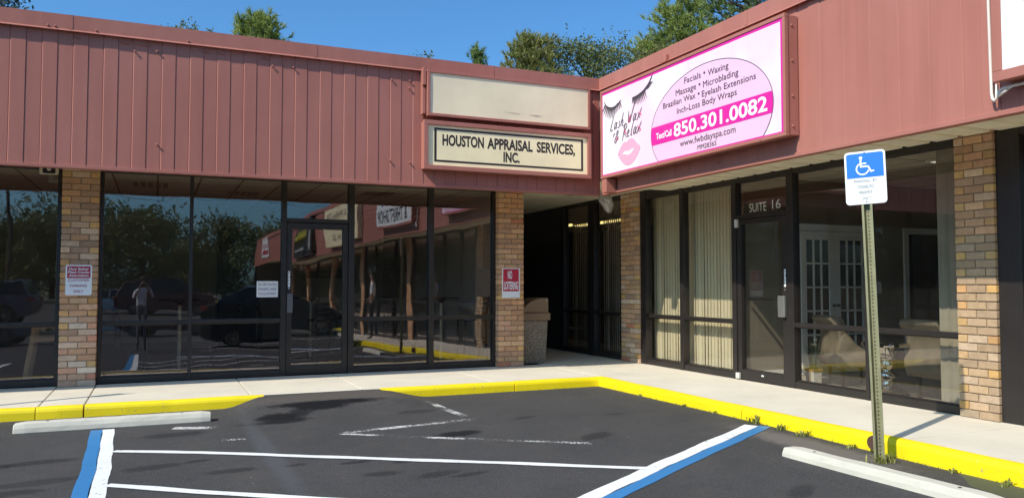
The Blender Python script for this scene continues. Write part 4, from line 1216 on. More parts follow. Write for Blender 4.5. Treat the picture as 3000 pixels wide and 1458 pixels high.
# ================================================================ THINGS ON THE WALKWAY
tb_ = thing('trash_bin', 'pebbled concrete trash bin with a brown plastic hood in the passage entrance', 'trash bin', (6.105, 13.0, 0))
m = MB(); m.loft([[(-s_ * 0.98, -s_, z), (s_ * 0.98, -s_, z), (s_ * 0.98, s_, z), (-s_ * 0.98, s_, z)] for s_, z in ((0.235, 0.0), (0.24, 0.03), (0.27, 0.76))]); m.build('body', pebble_mat(), tb_, bevel=0.015)
TANP = mat('brown plastic', (0.20, 0.125, 0.075), 0.5, 0, 0.06)
m = MB(); m.box(-0.30, 0.30, -0.30, 0.30, 0.765, 0.895)
prof = [(-0.275, 0.8955), (0.275, 0.8955), (0.275, 1.145), (0.262, 1.158), (0.15, 1.158), (0.05, 1.14), (-0.06, 1.10), (-0.16, 1.035), (-0.235, 0.96)]
m.prism([(x, -0.27, z) for x, z in prof], [(x, 0.27, z) for x, z in prof])
hd = m.build('hood', TANP, tb_, bevel=0.012)
m = MB(); n = len(m.v); m.lathe([(0.012, 0), (0.012, 0.006), (0.004, 0.01)], n=10); m.xf(Matrix.Translation((0.245, -0.27, 1.12)) @ Matrix.Rotation(R(90), 4, 'X'), n); m.build('screw', CHROME, hd)

sk = thing('loudspeaker', 'small cream horn loudspeaker hung under the fascia left of the brick pillar', 'loudspeaker', (-1.33, 12.2, 2.925))
m = MB()
def rr(w_, h, y): return [(u, y, v) for u, v in rrect(-w_, w_, -h, h, min(w_, h) * 0.3, 4)]
m.loft([rr(0.108, 0.058, 0), rr(0.112, 0.062, 0.004), rr(0.108, 0.058, 0.012), rr(0.06, 0.04, 0.08), rr(0.045, 0.04, 0.14)], True); m.build('horn', mat('cream plastic', (0.55, 0.50, 0.38), 0.5), sk)
m = MB(); m.poly([p_ for p_ in rr(0.075, 0.05, -0.002)]); m.build('mouth', BLACK, sk)
m = MB(); m.lathe([(0.026, 0), (0.026, 0.012), (0.016, 0.022)], n=16); m.xf(Matrix.Translation((0, -0.003, 0.01)) @ Matrix.Rotation(R(90), 4, 'X')); m.build('driver', mat('pale driver', (0.5, 0.46, 0.38), 0.5), sk)
m = MB(); m.box(-0.02, 0.02, 0.06, 0.10, 0.04, 0.14); m.build('bracket', BLACK, sk)

fl = thing('wall_lamp', 'floodlight wrapped in crumpled clear plastic at the passage ceiling corner', 'lamp', (7.28, 12.25, 2.88))
m = MB(); r = random.Random(5)
rings = []
for i in range(7):
    z = 0.16 - 0.06 * i; rad = [0.03, 0.09, 0.11, 0.12, 0.10, 0.07, 0.03][i]
    rings.append([(rad * math.cos(2 * math.pi * k / 12) * r.uniform(0.7, 1.25) + 0.02 * i - 0.05, rad * math.sin(2 * math.pi * k / 12) * r.uniform(0.7, 1.25), z + r.uniform(-.02, .02)) for k in range(12)])
m.loft(rings); m.build('plastic_bag', mat('cloudy plastic', (0.45, 0.44, 0.42), 0.25), fl)
m = MB(); m.lathe([(0.05, 0), (0.05, 0.05)], (0, 0, 0.13), 12); m.lathe([(0.02, 0), (0.06, 0.12), (0.065, 0.13)], (0.09, -0.02, -0.2), 12); m.build('lamp_head', mat('grey lamp', (0.3, 0.3, 0.29), 0.4), fl)

# weeds along the kerb
WEED = leaf_mat('weed', (0.16, 0.19, 0.04), (0.36, 0.36, 0.10))
def weed(label, x, y, size, seed):
    r = random.Random(seed); m = MB()
    for i in range(int(46 * size / 0.12)):
        a = r.uniform(0, 6.28); L = size * r.uniform(0.4, 1.0); wv = r.uniform(0.004, 0.009); le = r.uniform(0.2, 0.9)
        bx, by = r.gauss(0, size * 0.55), r.gauss(0, size * 0.2)
        dx, dy = math.cos(a), math.sin(a)
        p0 = Vector((bx, by, 0)); p1 = p0 + Vector((dx * L * le * 0.4, dy * L * le * 0.4, L * 0.6)); p2 = p0 + Vector((dx * L * le, dy * L * le, L * (1.0 - 0.5 * le)))
        sdv = Vector((-dy, dx, 0)) * wv; k = r.random(); m.col = (k, k, k, 1)
        n = m.pts([p0 - sdv * 0.5, p0 + sdv * 0.5, p1 + sdv, p1 - sdv, p2]); m.face((n, n + 1, n + 2, n + 3)); m.face((n + 3, n + 2, n + 4))
    return tag(m.build('weed', WEED, None, (x, y, lot_z(x, y))), label, 'weed', 'weeds along the foot of the yellow kerb')
for i, (lb, x, y, s_) in enumerate((('largest weed at the end of the blue painted diagonal', 6.07, 7.02, 0.13), ('second weed right of the blue line end', 6.06, 6.62, 0.09), ('weed just above the end of the white wheel stop', 6.04, 6.28, 0.085),
                                    ('weed at the foot of the leaning sign post', 5.83, 5.10, 0.12), ('low weed left of the sign post foot', 6.03, 5.66, 0.06), ('small weed at the kerb right of the post shadow', 6.05, 4.62, 0.06),
                                    ('weed at the kerb near the right picture edge', 6.05, 4.15, 0.08), ('tiny weed along the middle of the sunlit kerb', 6.09, 8.35, 0.05), ('tiny weed below the kerb nearest the inside corner', 6.09, 9.35, 0.045), ('tiny weed midway along the kerb, right of the plain asphalt', 6.09, 7.75, 0.045))):
    weed(lb, x, y, s_, 100 + i)
m = MB(); r = random.Random(9)
for i in range(420):
    if r.random() < 0.4: x, y = r.uniform(3.4, 6.1), 10.485 - abs(r.gauss(0, 0.012))
    else: x, y = 6.095 - abs(r.gauss(0, 0.012)), r.uniform(3.8, 10.3)
    L = r.uniform(0.008, 0.03); a = r.uniform(0, 6.28); wv = r.uniform(.003, .008); z = lot_z(x, y); k = r.random(); m.col = (k, k, k, 1)
    n = m.pts([(x, y - wv, z), (x, y + wv, z), (x + math.cos(a) * L * .6, y + math.sin(a) * L * .6, z + L)]); m.face((n, n + 1, n + 2))
tag(m.build('grass', WEED), 'sparse grass sprouting in the joint below the yellow kerb', 'grass', None, 'stuff')

# ================================================================ BLINDS AND FURNITURE
def blind(label, x, y0, y1, n, ang, gap=(), mt=BLIND, z0=0.10, z1=2.94, group='vertical blinds in the corner shop', w_=0.089):
    t = thing('vertical_blind', label, 'blind', (x, (y0 + y1) / 2, 0), 0, group); L = y1 - y0
    m = MB(); m.box(-0.02, 0.02, -L / 2, L / 2, z1, z1 + 0.04); m.build('headrail', mt, t, bevel=0.003)
    m = MB(); r = random.Random(n)
    for i in range(n):
        if i in gap: continue
        c = -L / 2 + L * (i + 0.5) / n; a = ang + r.uniform(-0.09, 0.09)
        dx, dy = math.sin(a) * w_ / 2, math.cos(a) * w_ / 2
        bow = 0.014
        e = r.uniform(-0.004, 0.004); tw = r.uniform(-0.01, 0.01)
        rows = []
        for z, s_ in ((z0 + e, 1), (z1 - 0.001, 0)):
            rows.append(m.pts([(-dx - tw * s_, c - dy, z), (bow * math.cos(a), c - bow * math.sin(a), z), (dx + tw * s_, c + dy, z)]))
        a_, b_ = rows
        m.face((a_, a_ + 1, b_ + 1, b_)); m.face((a_ + 1, a_ + 2, b_ + 2, b_ + 1))
    o = m.build('slats', mt, t)
    sm_ = o.modifiers.new('thick', 'SOLIDIFY'); sm_.thickness = 0.001
    return t


blind('closed cream vertical blind in the window beside the corner pillar', 8.12, 10.80, 12.0, 15, R(3))
blind('cream vertical blind with one dark gap, in the window left of the suite door', 8.12, 9.60, 10.80, 15, R(3), gap=(2,))
DIM = mat('grey vinyl blind', (0.62, 0.56, 0.47), 0.6)
blind('dark grey vertical blind behind the nearer passage window', 8.14, 12.62, 13.8, 15, R(14), (), DIM)
blind('dark grey vertical blind behind the farther passage window', 8.14, 13.9, 15.1, 15, R(14), (), DIM)
blind('cream vertical blind drawn into a stack behind the clear window at the right pillar', 8.16, 5.98, 6.32, 9, R(-10), (), mat('taupe vinyl blind', (0.36, 0.33, 0.265), 0.7), 0.08, 2.94)

LAMP = emit('fluorescent tube', (1.0, 0.85, 0.35), 1.5)
lt = thing('ceiling_lamp', 'yellowish fluorescent lamp glimpsed between the dark passage blinds', 'lamp', (9.9, 17.6, 2.93))
m = MB(); m.box(-0.12, 0.12, -1.5, 1.5, 0.03, 0.08); m.build('housing', WHITE, lt)
m = MB(); m.tube([(-0.06, -1.45, 0.01), (-0.06, 1.45, 0.01)], 0.018, 8); m.tube([(0.06, -1.45, 0.01), (0.06, 1.45, 0.01)], 0.018, 8); m.build('tube', LAMP, lt)
lt2 = copy_tree(lt); lt2.location = (9.35, 15.6, 2.80); lt2['label'] = 'second fluorescent lamp behind the passage blind nearest the corner pillar'
lt3 = thing('ceiling_lamp', 'flat white ceiling lamp in the reception above the armchairs', 'lamp', (9.5, 6.95, 2.985))
m = MB(); m.box(-0.30, 0.30, -0.30, 0.30, 0.0, 0.028); m.build('diffuser', emit('lamp diffuser', (1, 0.93, 0.8), 0.5), lt3)
m = MB(); frame_rect(m, -0.34, 0.34, -0.34, 0.34, 0.035, lambda a, b, c, d: m.box(a, b, c, d, 0.002, 0.029)); m.build('frame', WHITE, lt3)

# armchairs
LINEN = mat('grey beige linen', (0.20, 0.17, 0.125), 0.9, 0, 0.14, 9, 0.3, 180)
DARKWOOD = mat('dark stained wood', (0.02, 0.014, 0.011), 0.45, 0, 0.2, 6)
STUD = mat('nailhead', (0.7, 0.66, 0.58), 0.25, 1.0, 0.05)
def armchair(label, x, y, rz):
    """faces local +X, back at -X, rolled top"""
    t = thing('armchair', label, 'armchair', (x, y, 0.01), rz, 'studded beige armchairs in the reception')
    back = curve([(-0.24, 0.26), (-0.325, 0.34), (-0.335, 0.46), (-0.285, 0.62), (-0.30, 0.76), (-0.365, 0.86), (-0.405, 0.915), (-0.385, 0.955), (-0.32, 0.965), (-0.245, 0.945), (-0.20, 0.88), (-0.17, 0.74), (-0.15, 0.56), (-0.13, 0.40), (-0.13, 0.26)], 4)
    def slab(P, yl, yr, e=0.03):
        cx = sum(x for x, _ in P) / len(P); cz = sum(z for _, z in P) / len(P)
        def ins(k): return [(cx + (x - cx) * k, cz + (z - cz) * k) for x, z in P]
        return MB().loft([[(x, y_, z) for x, z in ins(k)] for y_, k in ((yl, 0.93), (yl + e * 0.4, 0.98), (yl + e, 1.0), (yr - e, 1.0), (yr - e * 0.4, 0.98), (yr, 0.93))])
    slab(back, -0.30, 0.30).build('backrest', LINEN, t, smooth=True)
    arm = curve([(-0.29, 0.27), (-0.315, 0.40), (-0.275, 0.62), (-0.22, 0.72), (-0.15, 0.70), (-0.07, 0.60), (0.03, 0.535), (0.16, 0.52), (0.27, 0.52), (0.315, 0.50), (0.32, 0.40), (0.31, 0.27)], 4)
    for y_ in (-0.315, 0.255): slab(arm, y_, y_ + 0.06, 0.015).build('armrest', LINEN, t, smooth=True)
    m = MB(); m.box(-0.15, 0.315, -0.252, 0.252, 0.27, 0.475); m.build('seat', LINEN, t, bevel=0.035, segs=4)
    m = MB()
    edge = [q_ for q_ in arm if q_[1] > 0.50 and q_[0] > -0.2] + [(-0.27 + 0.57 * i / 20, 0.285) for i in range(21)]
    for yy, sg in ((-0.316, 90), (0.316, -90)):
        for x_, z_ in edge:
            n = len(m.v); m.lathe([(0.006, 0), (0.004, 0.005)], n=6); m.xf(Matrix.Translation((x_ * 0.97, yy, z_ - (0.018 if z_ > 0.4 else 0))) @ Matrix.Rotation(R(sg), 4, 'X'), n)
    m.build('studs', STUD, t)
    for sx, sy in ((-0.2, -0.2), (-0.2, 0.2), (0.25, -0.21), (0.25, 0.21)):
        m = MB(); m.loft([[(sx + dx * h, sy + dy * h, z) for dx, dy in ((-1, -1), (1, -1), (1, 1), (-1, 1))] for z, h in ((0.0, 0.013), (0.268, 0.024))]); m.build('leg', DARKWOOD, t)
    return t


armchair('beige studded armchair nearest the suite door, its rolled back to the window', 8.80, 8.25, R(-22))
armchair('beige studded armchair by the drawn blind beside the right pillar', 8.75, 6.75, R(-8))

# mirrored pedestal table
MIRROR = mat('mercury glass', (0.62, 0.60, 0.57), 0.06, 1.0, 0.03)
gt = thing('side_table', 'mirrored glass pedestal table between the two armchairs', 'table', (8.44, 7.32, 0.01))
m = MB(); m.lathe([(0.25, 0), (0.255, 0.015), (0.22, 0.05), (0.12, 0.10), (0.08, 0.17), (0.075, 0.20), (0.13, 0.23), (0.14, 0.26), (0.08, 0.29), (0.07, 0.33), (0.11, 0.37), (0.12, 0.40), (0.075, 0.44), (0.11, 0.47), (0.12, 0.50), (0.10, 0.545), (0.15, 0.60), (0.15, 0.605)], n=28); m.build('pedestal', MIRROR, gt, smooth=True)
m = MB(); m.lathe([(0.26, 0.606), (0.295, 0.612), (0.30, 0.635), (0.292, 0.66), (0.27, 0.665)], n=32); m.build('top', MIRROR, gt, bevel=0.002)


def potted(label, x, y, seed):
    t = thing('potted_plant', label, 'plant', (x, y, 0.01)); r = random.Random(seed)
    m = MB(); m.loft([[(-s_, -s_, z), (s_, -s_, z), (s_, s_, z), (-s_, s_, z)] for s_, z in ((0.07, 0), (0.08, 0.22))]); m.build('pot', mat('speckled white pot', (0.62, 0.60, 0.54), 0.6, 0, 0.2, 14), t, bevel=0.006)
    m = MB(); rope = [(0.083 * a, 0.083 * b, z) for z in (0.205, 0.215, 0.225) for a, b in ((-1, -1), (1, -1), (1, 1), (-1, 1), (-1, -1))]; m.tube(rope, 0.006, 6); m.tube([(-0.085, -0.02, 0.21), (-0.09, -0.03, 0.0)], 0.006, 6); m.tube([(-0.085, 0.02, 0.21), (-0.092, 0.0, 0.0)], 0.005, 6)
    m.build('rope', mat('straw rope', (0.40, 0.25, 0.08), 0.9), t)
    m = MB()
    for i in range(60):
        a = r.uniform(0, 6.28); le = r.uniform(0.05, 0.24); H = r.uniform(0.25, 0.5); wv = 0.004
        b0 = Vector((r.uniform(-.04, .04), r.uniform(-.04, .04), 0.21)); d = Vector((math.cos(a), math.sin(a), 0)); s_ = Vector((-d.y, d.x, 0)) * wv
        p1 = b0 + d * le * 0.3 + Vector((0, 0, H * 0.6)); p2 = b0 + d * le + Vector((0, 0, H)); k = r.random(); m.col = (k, k, k, 1)
        n = m.pts([b0 - s_, b0 + s_, p1 + s_, p1 - s_, p2]); m.face((n, n + 1, n + 2, n + 3)); m.face((n + 3, n + 2, n + 4))
    m.build('grass_blades', leaf_mat('reed', (0.05, 0.09, 0.03), (0.13, 0.18, 0.07)), t)
    m = MB()
    for i in range(4):
        c = Vector((r.uniform(-.06, .06), r.uniform(-.06, .06), 0.58 + r.uniform(-.05, .05)))
        for k in range(5):
            a = k * 1.256; d = Vector((math.cos(a), math.sin(a), 0.4)) * 0.035; s_ = Vector((-d.y, d.x, 0)) * 0.35
            m.poly([c, c + d * 0.6 + s_, c + d, c + d * 0.6 - s_])
    m.build('flower', WHITE, t)


potted('reeds with white flowers in a roped pot by the suite door', 8.30, 8.42, 3)
potted('roped pot with thin reeds half hidden by the right pillar', 8.12, 5.86, 4)

# bar tables and ladder-back bar chairs in the dark shop
def bar_table(label, x, y, group='bar tables in the dark shop'):
    t = thing('bar_table', label, 'table', (x, y, 0.012), 0, group)
    m = MB(); m.lathe([(0.33, 1.12), (0.335, 1.13), (0.335, 1.145), (0.33, 1.15)], n=28); m.build('top', DARKWOOD, t)
    m = MB(); m.tube([(0, 0, 0.05), (0, 0, 1.06)], 0.027, 14); m.build('column', mat('pale column', (0.72, 0.66, 0.48), 0.45), t, smooth=False)
    m = MB(); m.lathe([(0.03, 1.05), (0.05, 1.09), (0.13, 1.119)], n=16)
    for k in range(2): m.xf(Matrix.Identity(4)); m.box(-0.28 if k == 0 else -0.025, 0.28 if k == 0 else 0.025, -0.025 if k == 0 else -0.28, 0.025 if k == 0 else 0.28, 0.0 + k * 0.001, 0.04 + k * 0.011)
    m.build('base', BLACK, t)
    return t


def bar_chair():
    """ladder back at local -X"""
    t = thing('bar_chair', 'dark ladder-back bar chair', 'chair', (0, 0, 0), 0, 'dark ladder-back bar chairs')
    m = MB(); m.box(-0.2, 0.21, -0.21, 0.21, 0.735, 0.775); m.build('seat', DARKWOOD, t, bevel=0.01)
    for sx, sy, tp in ((-0.19, -0.19, 1.17), (-0.19, 0.19, 1.17), (0.19, -0.19, 0.735), (0.19, 0.19, 0.735)):
        m = MB(); p_ = [(sx * 1.15, sy, 0), (sx, sy, 0.72)] + ([(sx - 0.07, sy, tp)] if tp > 1 else [(sx, sy, tp)]); m.tube(p_, 0.018, 6); m.build('leg', DARKWOOD, t)
    for z in (0.86, 0.95, 1.04, 1.13):
        m = MB(); xx = -0.19 - 0.07 * (z - 0.72) / 0.45; m.box(xx - 0.01, xx + 0.01, -0.175, 0.175, z - 0.025, z + 0.025); m.build('back_slat', DARKWOOD, t)
    m = MB(); m.tube([(0.2, -0.19, 0.3), (0.2, 0.19, 0.3)], 0.012, 6); m.tube([(-0.2, -0.19, 0.42), (-0.2, 0.19, 0.42)], 0.012, 6)
    for s_ in (-1, 1): m.tube([(-0.2, 0.19 * s_, 0.36), (0.2, 0.19 * s_, 0.36)], 0.012, 6)
    m.build('stretcher', DARKWOOD, t)
    return t


bar_table('bar table on a thin column behind the window left of the masks notice', 0.36, 14.0)
bar_table('bar table on a thin column behind the last dark window before the passage', 4.72, 13.75)
bar_table('bar table standing behind the glass door', 2.65, 15.2)
ch = bar_chair()
spots = [(5.2, 13.45, R(180), 'dark bar chair against the last window jamb before the passage'), (4.05, 14.1, R(15), 'dark bar chair left of the table behind the last dark window'), (3.35, 15.1, R(185), 'dark bar chair deep behind the glass door'),
         (1.95, 15.3, R(0), 'dark bar chair just behind the left edge of the glass door'), (-0.35, 14.1, R(10), 'dark bar chair left of the table behind the first full window'), (1.05, 14.0, R(180), 'dark bar chair below the masks notice'), (2.7, 14.3, R(100), 'dark bar chair with its back to the glass door')]
for i, (x, y, a, lb) in enumerate(spots):
    c_ = ch if i == 0 else copy_tree(ch)
    c_.location = (x, y, 0.012); c_.rotation_euler = (0, 0, a); c_['label'] = lb
hc = thing('high_chair', 'light wooden high chair behind the glass at the left picture edge', 'chair', (-1.36, 13.25, 0.012))
PINE = mat('pine wood', (0.62, 0.42, 0.22), 0.6, 0, 0.15, 5)
for sx in (-1, 1):
    for sy in (-1, 1):
        m = MB(); m.prism([(sx * 0.30 - 0.03, sy * 0.26, 0), (sx * 0.30 + 0.03, sy * 0.26, 0), (sx * 0.19 + 0.03, sy * 0.2, 0.80), (sx * 0.19 - 0.03, sy * 0.2, 0.80)], [(sx * 0.30 - 0.03, sy * 0.26 + 0.03, 0), (sx * 0.30 + 0.03, sy * 0.26 + 0.03, 0), (sx * 0.19 + 0.03, sy * 0.2 + 0.03, 0.80), (sx * 0.19 - 0.03, sy * 0.2 + 0.03, 0.80)]); m.build('leg', PINE, hc)
m = MB(); m.box(-0.2, 0.2, -0.2, 0.22, 0.58, 0.62); m.build('seat', PINE, hc)
for z in (0.58, 0.76):
    for sy in (-0.2, 0.23): m = MB(); m.box(-0.21, 0.21, sy - 0.032, sy - 0.004, z, z + 0.06); m.build('rail', PINE, hc)
bb = thing('cabinet', 'tall black cabinet deep inside the dark shop, left of the glass door', 'cabinet', (1.45, 16.4, 0.012))
m = MB(); m.box(-0.36, 0.36, 0, 0.5, 0, 2.5); m.build('body', BLACK, bb, bevel=0.006)
for sx in (-1, 1): m = MB(); m.box(0.004 if sx > 0 else -0.352, 0.352 if sx > 0 else -0.004, -0.02, -0.001, 0.05, 2.45); m.build('door', BLACK, bb, bevel=0.004)
tv = thing('wall_screen', 'dark flat screen hung high behind the glass door', 'screen', (3.1, 16.3, 1.52))
m = MB(); m.box(-0.42, 0.42, 0, 0.05, 0, 0.62); m.build('body', BLACK, tv, bevel=0.006)
m = MB(); m.box(-0.40, 0.40, -0.003, -0.0005, 0.02, 0.60); m.build('panel', mat('screen', (0.006, 0.006, 0.008), 0.15), tv)
m = MB(); m.tube([(0, 0.08, 0.3), (0, 0.08, 1.48)], 0.02, 8); m.box(-0.1, 0.1, 0.051, 0.075, 0.2, 0.4); m.build('mount', BLACK, tv)

# ================================================================ TREES
def leaf_mesh(name, P, size, mt, parent, seed, up=0.2, asp=0.5):
    """many separate leaf quads at the points P"""
    g = np.random.default_rng(seed); n = len(P)
    d = g.normal(size=(n, 3)); d[:, 2] += up; d /= np.linalg.norm(d, axis=1)[:, None]
    e = g.normal(size=(n, 3)); e -= d * (e * d).sum(1)[:, None]; e /= np.linalg.norm(e, axis=1)[:, None]
    s = size * g.uniform(0.6, 1.3, (n, 1))
    V = np.stack([P - d * s * 0.5, P + e * s * asp * 0.5, P + d * s * 0.5, P - e * s * asp * 0.5], 1).reshape(-1, 3)
    me = bpy.data.meshes.new(name); me.vertices.add(4 * n); me.vertices.foreach_set('co', V.astype(np.float32).ravel())
    me.loops.add(4 * n); me.loops.foreach_set('vertex_index', np.arange(4 * n, dtype=np.int32))
    me.polygons.add(n); me.polygons.foreach_set('loop_start', np.arange(0, 4 * n, 4, dtype=np.int32))
    at = me.color_attributes.new('tint', 'FLOAT_COLOR', 'CORNER')
    k = np.repeat(g.beta(1.6, 1.9, n), 4); at.data.foreach_set('color', np.stack([k, k, k, np.ones_like(k)], 1).astype(np.float32).ravel())
    me.materials.append(mt); me.update(calc_edges=True); me.validate()
    o = bpy.data.objects.new(name, me); C.objects.link(o); o.parent = parent
    return o


def needle_mesh(name, T, D, L, mt, parent, seed, K=26, wd=0.016):
    """pine tufts: K thin triangles fanning from every tip T along D"""
    g = np.random.default_rng(seed); n = len(T)
    T = np.repeat(T, K, 0); D = np.repeat(D, K, 0); N = n * K
    d = D * 1.0 + g.normal(size=(N, 3)) * 0.62; d /= np.linalg.norm(d, axis=1)[:, None]
    e = np.cross(d, g.normal(size=(N, 3))); e /= np.linalg.norm(e, axis=1)[:, None]
    l = L * g.uniform(0.6, 1.15, (N, 1)); b = T + D * g.uniform(-0.16, 0.05, (N, 1))
    V = np.stack([b - e * wd, b + e * wd, b + d * l], 1).reshape(-1, 3)
    me = bpy.data.meshes.new(name); me.vertices.add(3 * N); me.vertices.foreach_set('co', V.astype(np.float32).ravel())
    me.loops.add(3 * N); me.loops.foreach_set('vertex_index', np.arange(3 * N, dtype=np.int32))
    me.polygons.add(N); me.polygons.foreach_set('loop_start', np.arange(0, 3 * N, 3, dtype=np.int32))
    at = me.color_attributes.new('tint', 'FLOAT_COLOR', 'CORNER')
    k = np.repeat(np.clip(np.repeat(g.beta(2, 2, n), K) + g.normal(size=N) * 0.12, 0, 1), 3)
    at.data.foreach_set('color', np.stack([k, k, k, np.ones_like(k)], 1).astype(np.float32).ravel())
    me.materials.append(mt); me.update(calc_edges=True)
    o = bpy.data.objects.new(name, me); C.objects.link(o); o.parent = parent
    return o


OAK = leaf_mat('oak leaves', (0.065, 0.095, 0.030), (0.25, 0.27, 0.095))
OLIVE = leaf_mat('olive brown leaves', (0.075, 0.078, 0.030), (0.29, 0.25, 0.10))
BLUEG = leaf_mat('blue green leaves', (0.035, 0.055, 0.050), (0.12, 0.15, 0.125))
NEEDLE = leaf_mat('pine needles', (0.12, 0.17, 0.030), (0.42, 0.48, 0.12))
NEEDLE2 = leaf_mat('dark pine needles', (0.075, 0.13, 0.034), (0.28, 0.36, 0.11))
NEEDLE3 = leaf_mat('yellow green needles', (0.13, 0.145, 0.030), (0.40, 0.39, 0.12))


def limbs(t, ends, z0, h, r0, seed):
    g = random.Random(seed); m = MB()
    m.tube([(0, 0, 0), (0.05, 0, h * 0.3), (-0.04, 0.05, h * 0.6), (0, 0, h)], [r0, r0 * 0.8, r0 * 0.55, r0 * 0.15], 8)
    for e in ends:
        zb = max(z0, min(h * 0.95, e[2] - 0.35 * math.hypot(e[0], e[1]) - 0.2))
        a = Vector((0, 0, zb)); b = Vector(e); c = (a + b) / 2 + Vector((g.uniform(-.2, .2), g.uniform(-.2, .2), g.uniform(-.25, .1)))
        m.tube([a, c, b], [r0 * 0.32, r0 * 0.2, r0 * 0.06], 5)
    return m.build('trunk', BARK, t)


def leafy(label, x, y, top, rad, seed, mt, n=7000, size=0.16, low=3.0, group=None, clumps=34, zs=1.0):
    t = thing('tree', label, 'tree', (x, y, 0), 0, group); g = np.random.default_rng(seed)
    H = top - low; c = []
    for i in range(clumps):
        a = g.uniform(0, 6.283); u = g.uniform(0, 1) ** 0.6; z = low + H * g.uniform(0.05, 0.93)
        pr = rad * math.sqrt(max(0.05, 1 - ((z - low - H * 0.45) / (H * 0.6)) ** 2))
        c.append((pr * u * math.cos(a), pr * u * math.sin(a), z, g.uniform(0.22, 0.42) * rad))
    c.append((0, 0, top - 0.3 * rad, 0.3 * rad))
    P = []
    for cx, cy, cz, cr in c:
        k = max(20, int(n * cr ** 2 / sum(q_[3] ** 2 for q_ in c)))
        d = g.normal(size=(k, 3)); d /= np.linalg.norm(d, axis=1)[:, None]
        P.append(np.array([cx, cy, cz]) + d * cr * g.uniform(0.25, 1.18, (k, 1)) ** 0.8 * np.array([1, 1, 0.8 * zs]))
        # sprigs that break the outline
        for q_ in range(5):
            d0 = g.normal(size=3); d0[2] = abs(d0[2]) + 0.3; d0 /= np.linalg.norm(d0)
            s = np.linspace(0.8, 1.55, 9)[:, None]; P.append(np.array([cx, cy, cz]) + d0 * cr * s + g.normal(size=(9, 3)) * 0.05)
    leaf_mesh('crown', np.concatenate(P), size, mt, t, seed)
    limbs(t, [c_[:3] for c_ in c], low * 0.6, top * 0.9, 0.10 + 0.03 * rad, seed)
    return t


def pine(label, x, y, top, rad, seed, mt, low=3.0, cone=0.6, tips=420, L=0.28, group=None, flat=False, K=26):
    """whorls of branches with needle tufts along their outer halves"""
    t = thing('pine_tree', label, 'tree', (x, y, 0), 0, group); g = np.random.default_rng(seed)
    T, D, ends = [], [], []
    nb = tips // 9
    for i in range(nb):
        f = (i + g.uniform(0, 1)) / nb; z = low + (top - low) * f
        pr = rad * ((1 - f) ** cone if not flat else (0.35 + 0.65 * math.sin(math.pi * min(1, 0.15 + f * 0.85)))) * g.uniform(0.65, 1.1)
        a = g.uniform(0, 6.283); rise = 0.35 + 0.5 * f
        e = np.array([math.cos(a) * pr, math.sin(a) * pr, z + pr * rise * 0.4]); ends.append(tuple(e)); b = np.array([0, 0, z - 0.1])
        for k in range(9):
            s = g.uniform(0.4, 1.0) ** 0.7; q_ = b + (e - b) * s + g.normal(size=3) * (0.10 + 0.10 * pr)
            d = (e - b) / (np.linalg.norm(e - b) + 1e-6) * 0.6 + np.array([0, 0, 0.55]) + g.normal(size=3) * 0.25
            T.append(q_); D.append(d / np.linalg.norm(d))
    for k in range(5): T.append(np.array([g.normal() * 0.05, g.normal() * 0.05, top - 0.12 * k])); D.append(np.array([0, 0, 1.0]))
    needle_mesh('crown', np.array(T), np.array(D), L, mt, t, seed, K)
    limbs(t, ends, low * 0.5, top - 0.1, 0.07 + 0.035 * rad, seed)
    return t


leafy('bluish leafy tree peeking over the roof at the top left corner', -5.5, 30, 12.6, 2.2, 21, BLUEG, 12000, 0.16, 4)
leafy('thin twiggy tree top just above the roof left of the bright pine', 0.75, 30, 10.55, 1.2, 22, OAK, 1500, 0.12, 6.5, None, 14)
pine('bright yellow-green pine rising alone above the left roof edge', 3.25, 30, 11.0, 1.55, 23, NEEDLE, 7.5, 0.36, 900, 0.25)
leafy('few twigs showing above the roof behind the blank cream sign', 9.6, 30, 10.55, 1.0, 24, OAK, 700, 0.11, 7.0, None, 10)
pine('small narrow pine tip above the blank cream sign', 11.75, 30, 10.95, 0.7, 25, NEEDLE2, 7.5, 0.5, 330, 0.22)
pine('bushy olive-green pine right of the small pine tip', 14.3, 30, 11.75, 1.75, 26, NEEDLE3, 6.5, 0.30, 1700, 0.22)
leafy('loose dark leafy tree between the bushy pine and the pink sign', 16.9, 30, 11.9, 2.1, 27, OAK, 24000, 0.13, 5.5, None, 46)
leafy('brownish olive leafy tree above the left end of the pink sign', 20.5, 30.5, 12.2, 2.3, 28, OLIVE, 12000, 0.12, 5.0, None, 46)
pine('tall open pine with bare limbs above the pink sign', 23.0, 31.5, 14.9, 1.9, 29, NEEDLE, 10.8, 0.5, 700, 0.33, None, True, 30)
pine('tallest pine reaching the top edge above the pink sign', 27.6, 32, 18.9, 3.4, 30, NEEDLE2, 11.4, 0.5, 1500, 0.35, None, True, 30)
pine('small pine filling the gap between the olive tree and the tall pines', 22.0, 33, 13.3, 1.3, 33, NEEDLE, 9.0, 0.4, 700, 0.3, None, True, 28)
leafy('dark leafy tree low behind the tall pines', 25.0, 33, 13.4, 2.6, 31, OLIVE, 9000, 0.13, 6.0, None, 40)
# trees across the street, mirrored in the dark windows
for i, (x, y, tp, rd) in enumerate(((-11, -44, 6.4, 4.2), (-5.4, -46, 7.4, 4.4), (-1.2, -45, 8.0, 4.0), (5.6, -48, 6.9, 3.4), (11.5, -58, 7.4, 4.0), (-17, -44, 6.8, 4.5), (-24, -40, 7.5, 5), (-30, -30, 8, 5), (-36, -18, 7.5, 5), (-8, -52, 6.6, 5), (2.4, -54, 5.4, 4), (-14, -52, 6, 5))):
    leafy(('broad dark oak across the street behind the photographer',)[0] if False else 'broad dark oak across the street, mirrored in the shop glass', x, y, tp, rd, 60 + i, OAK, 9000, 0.30, 0.3, 'oaks across the street', 26)

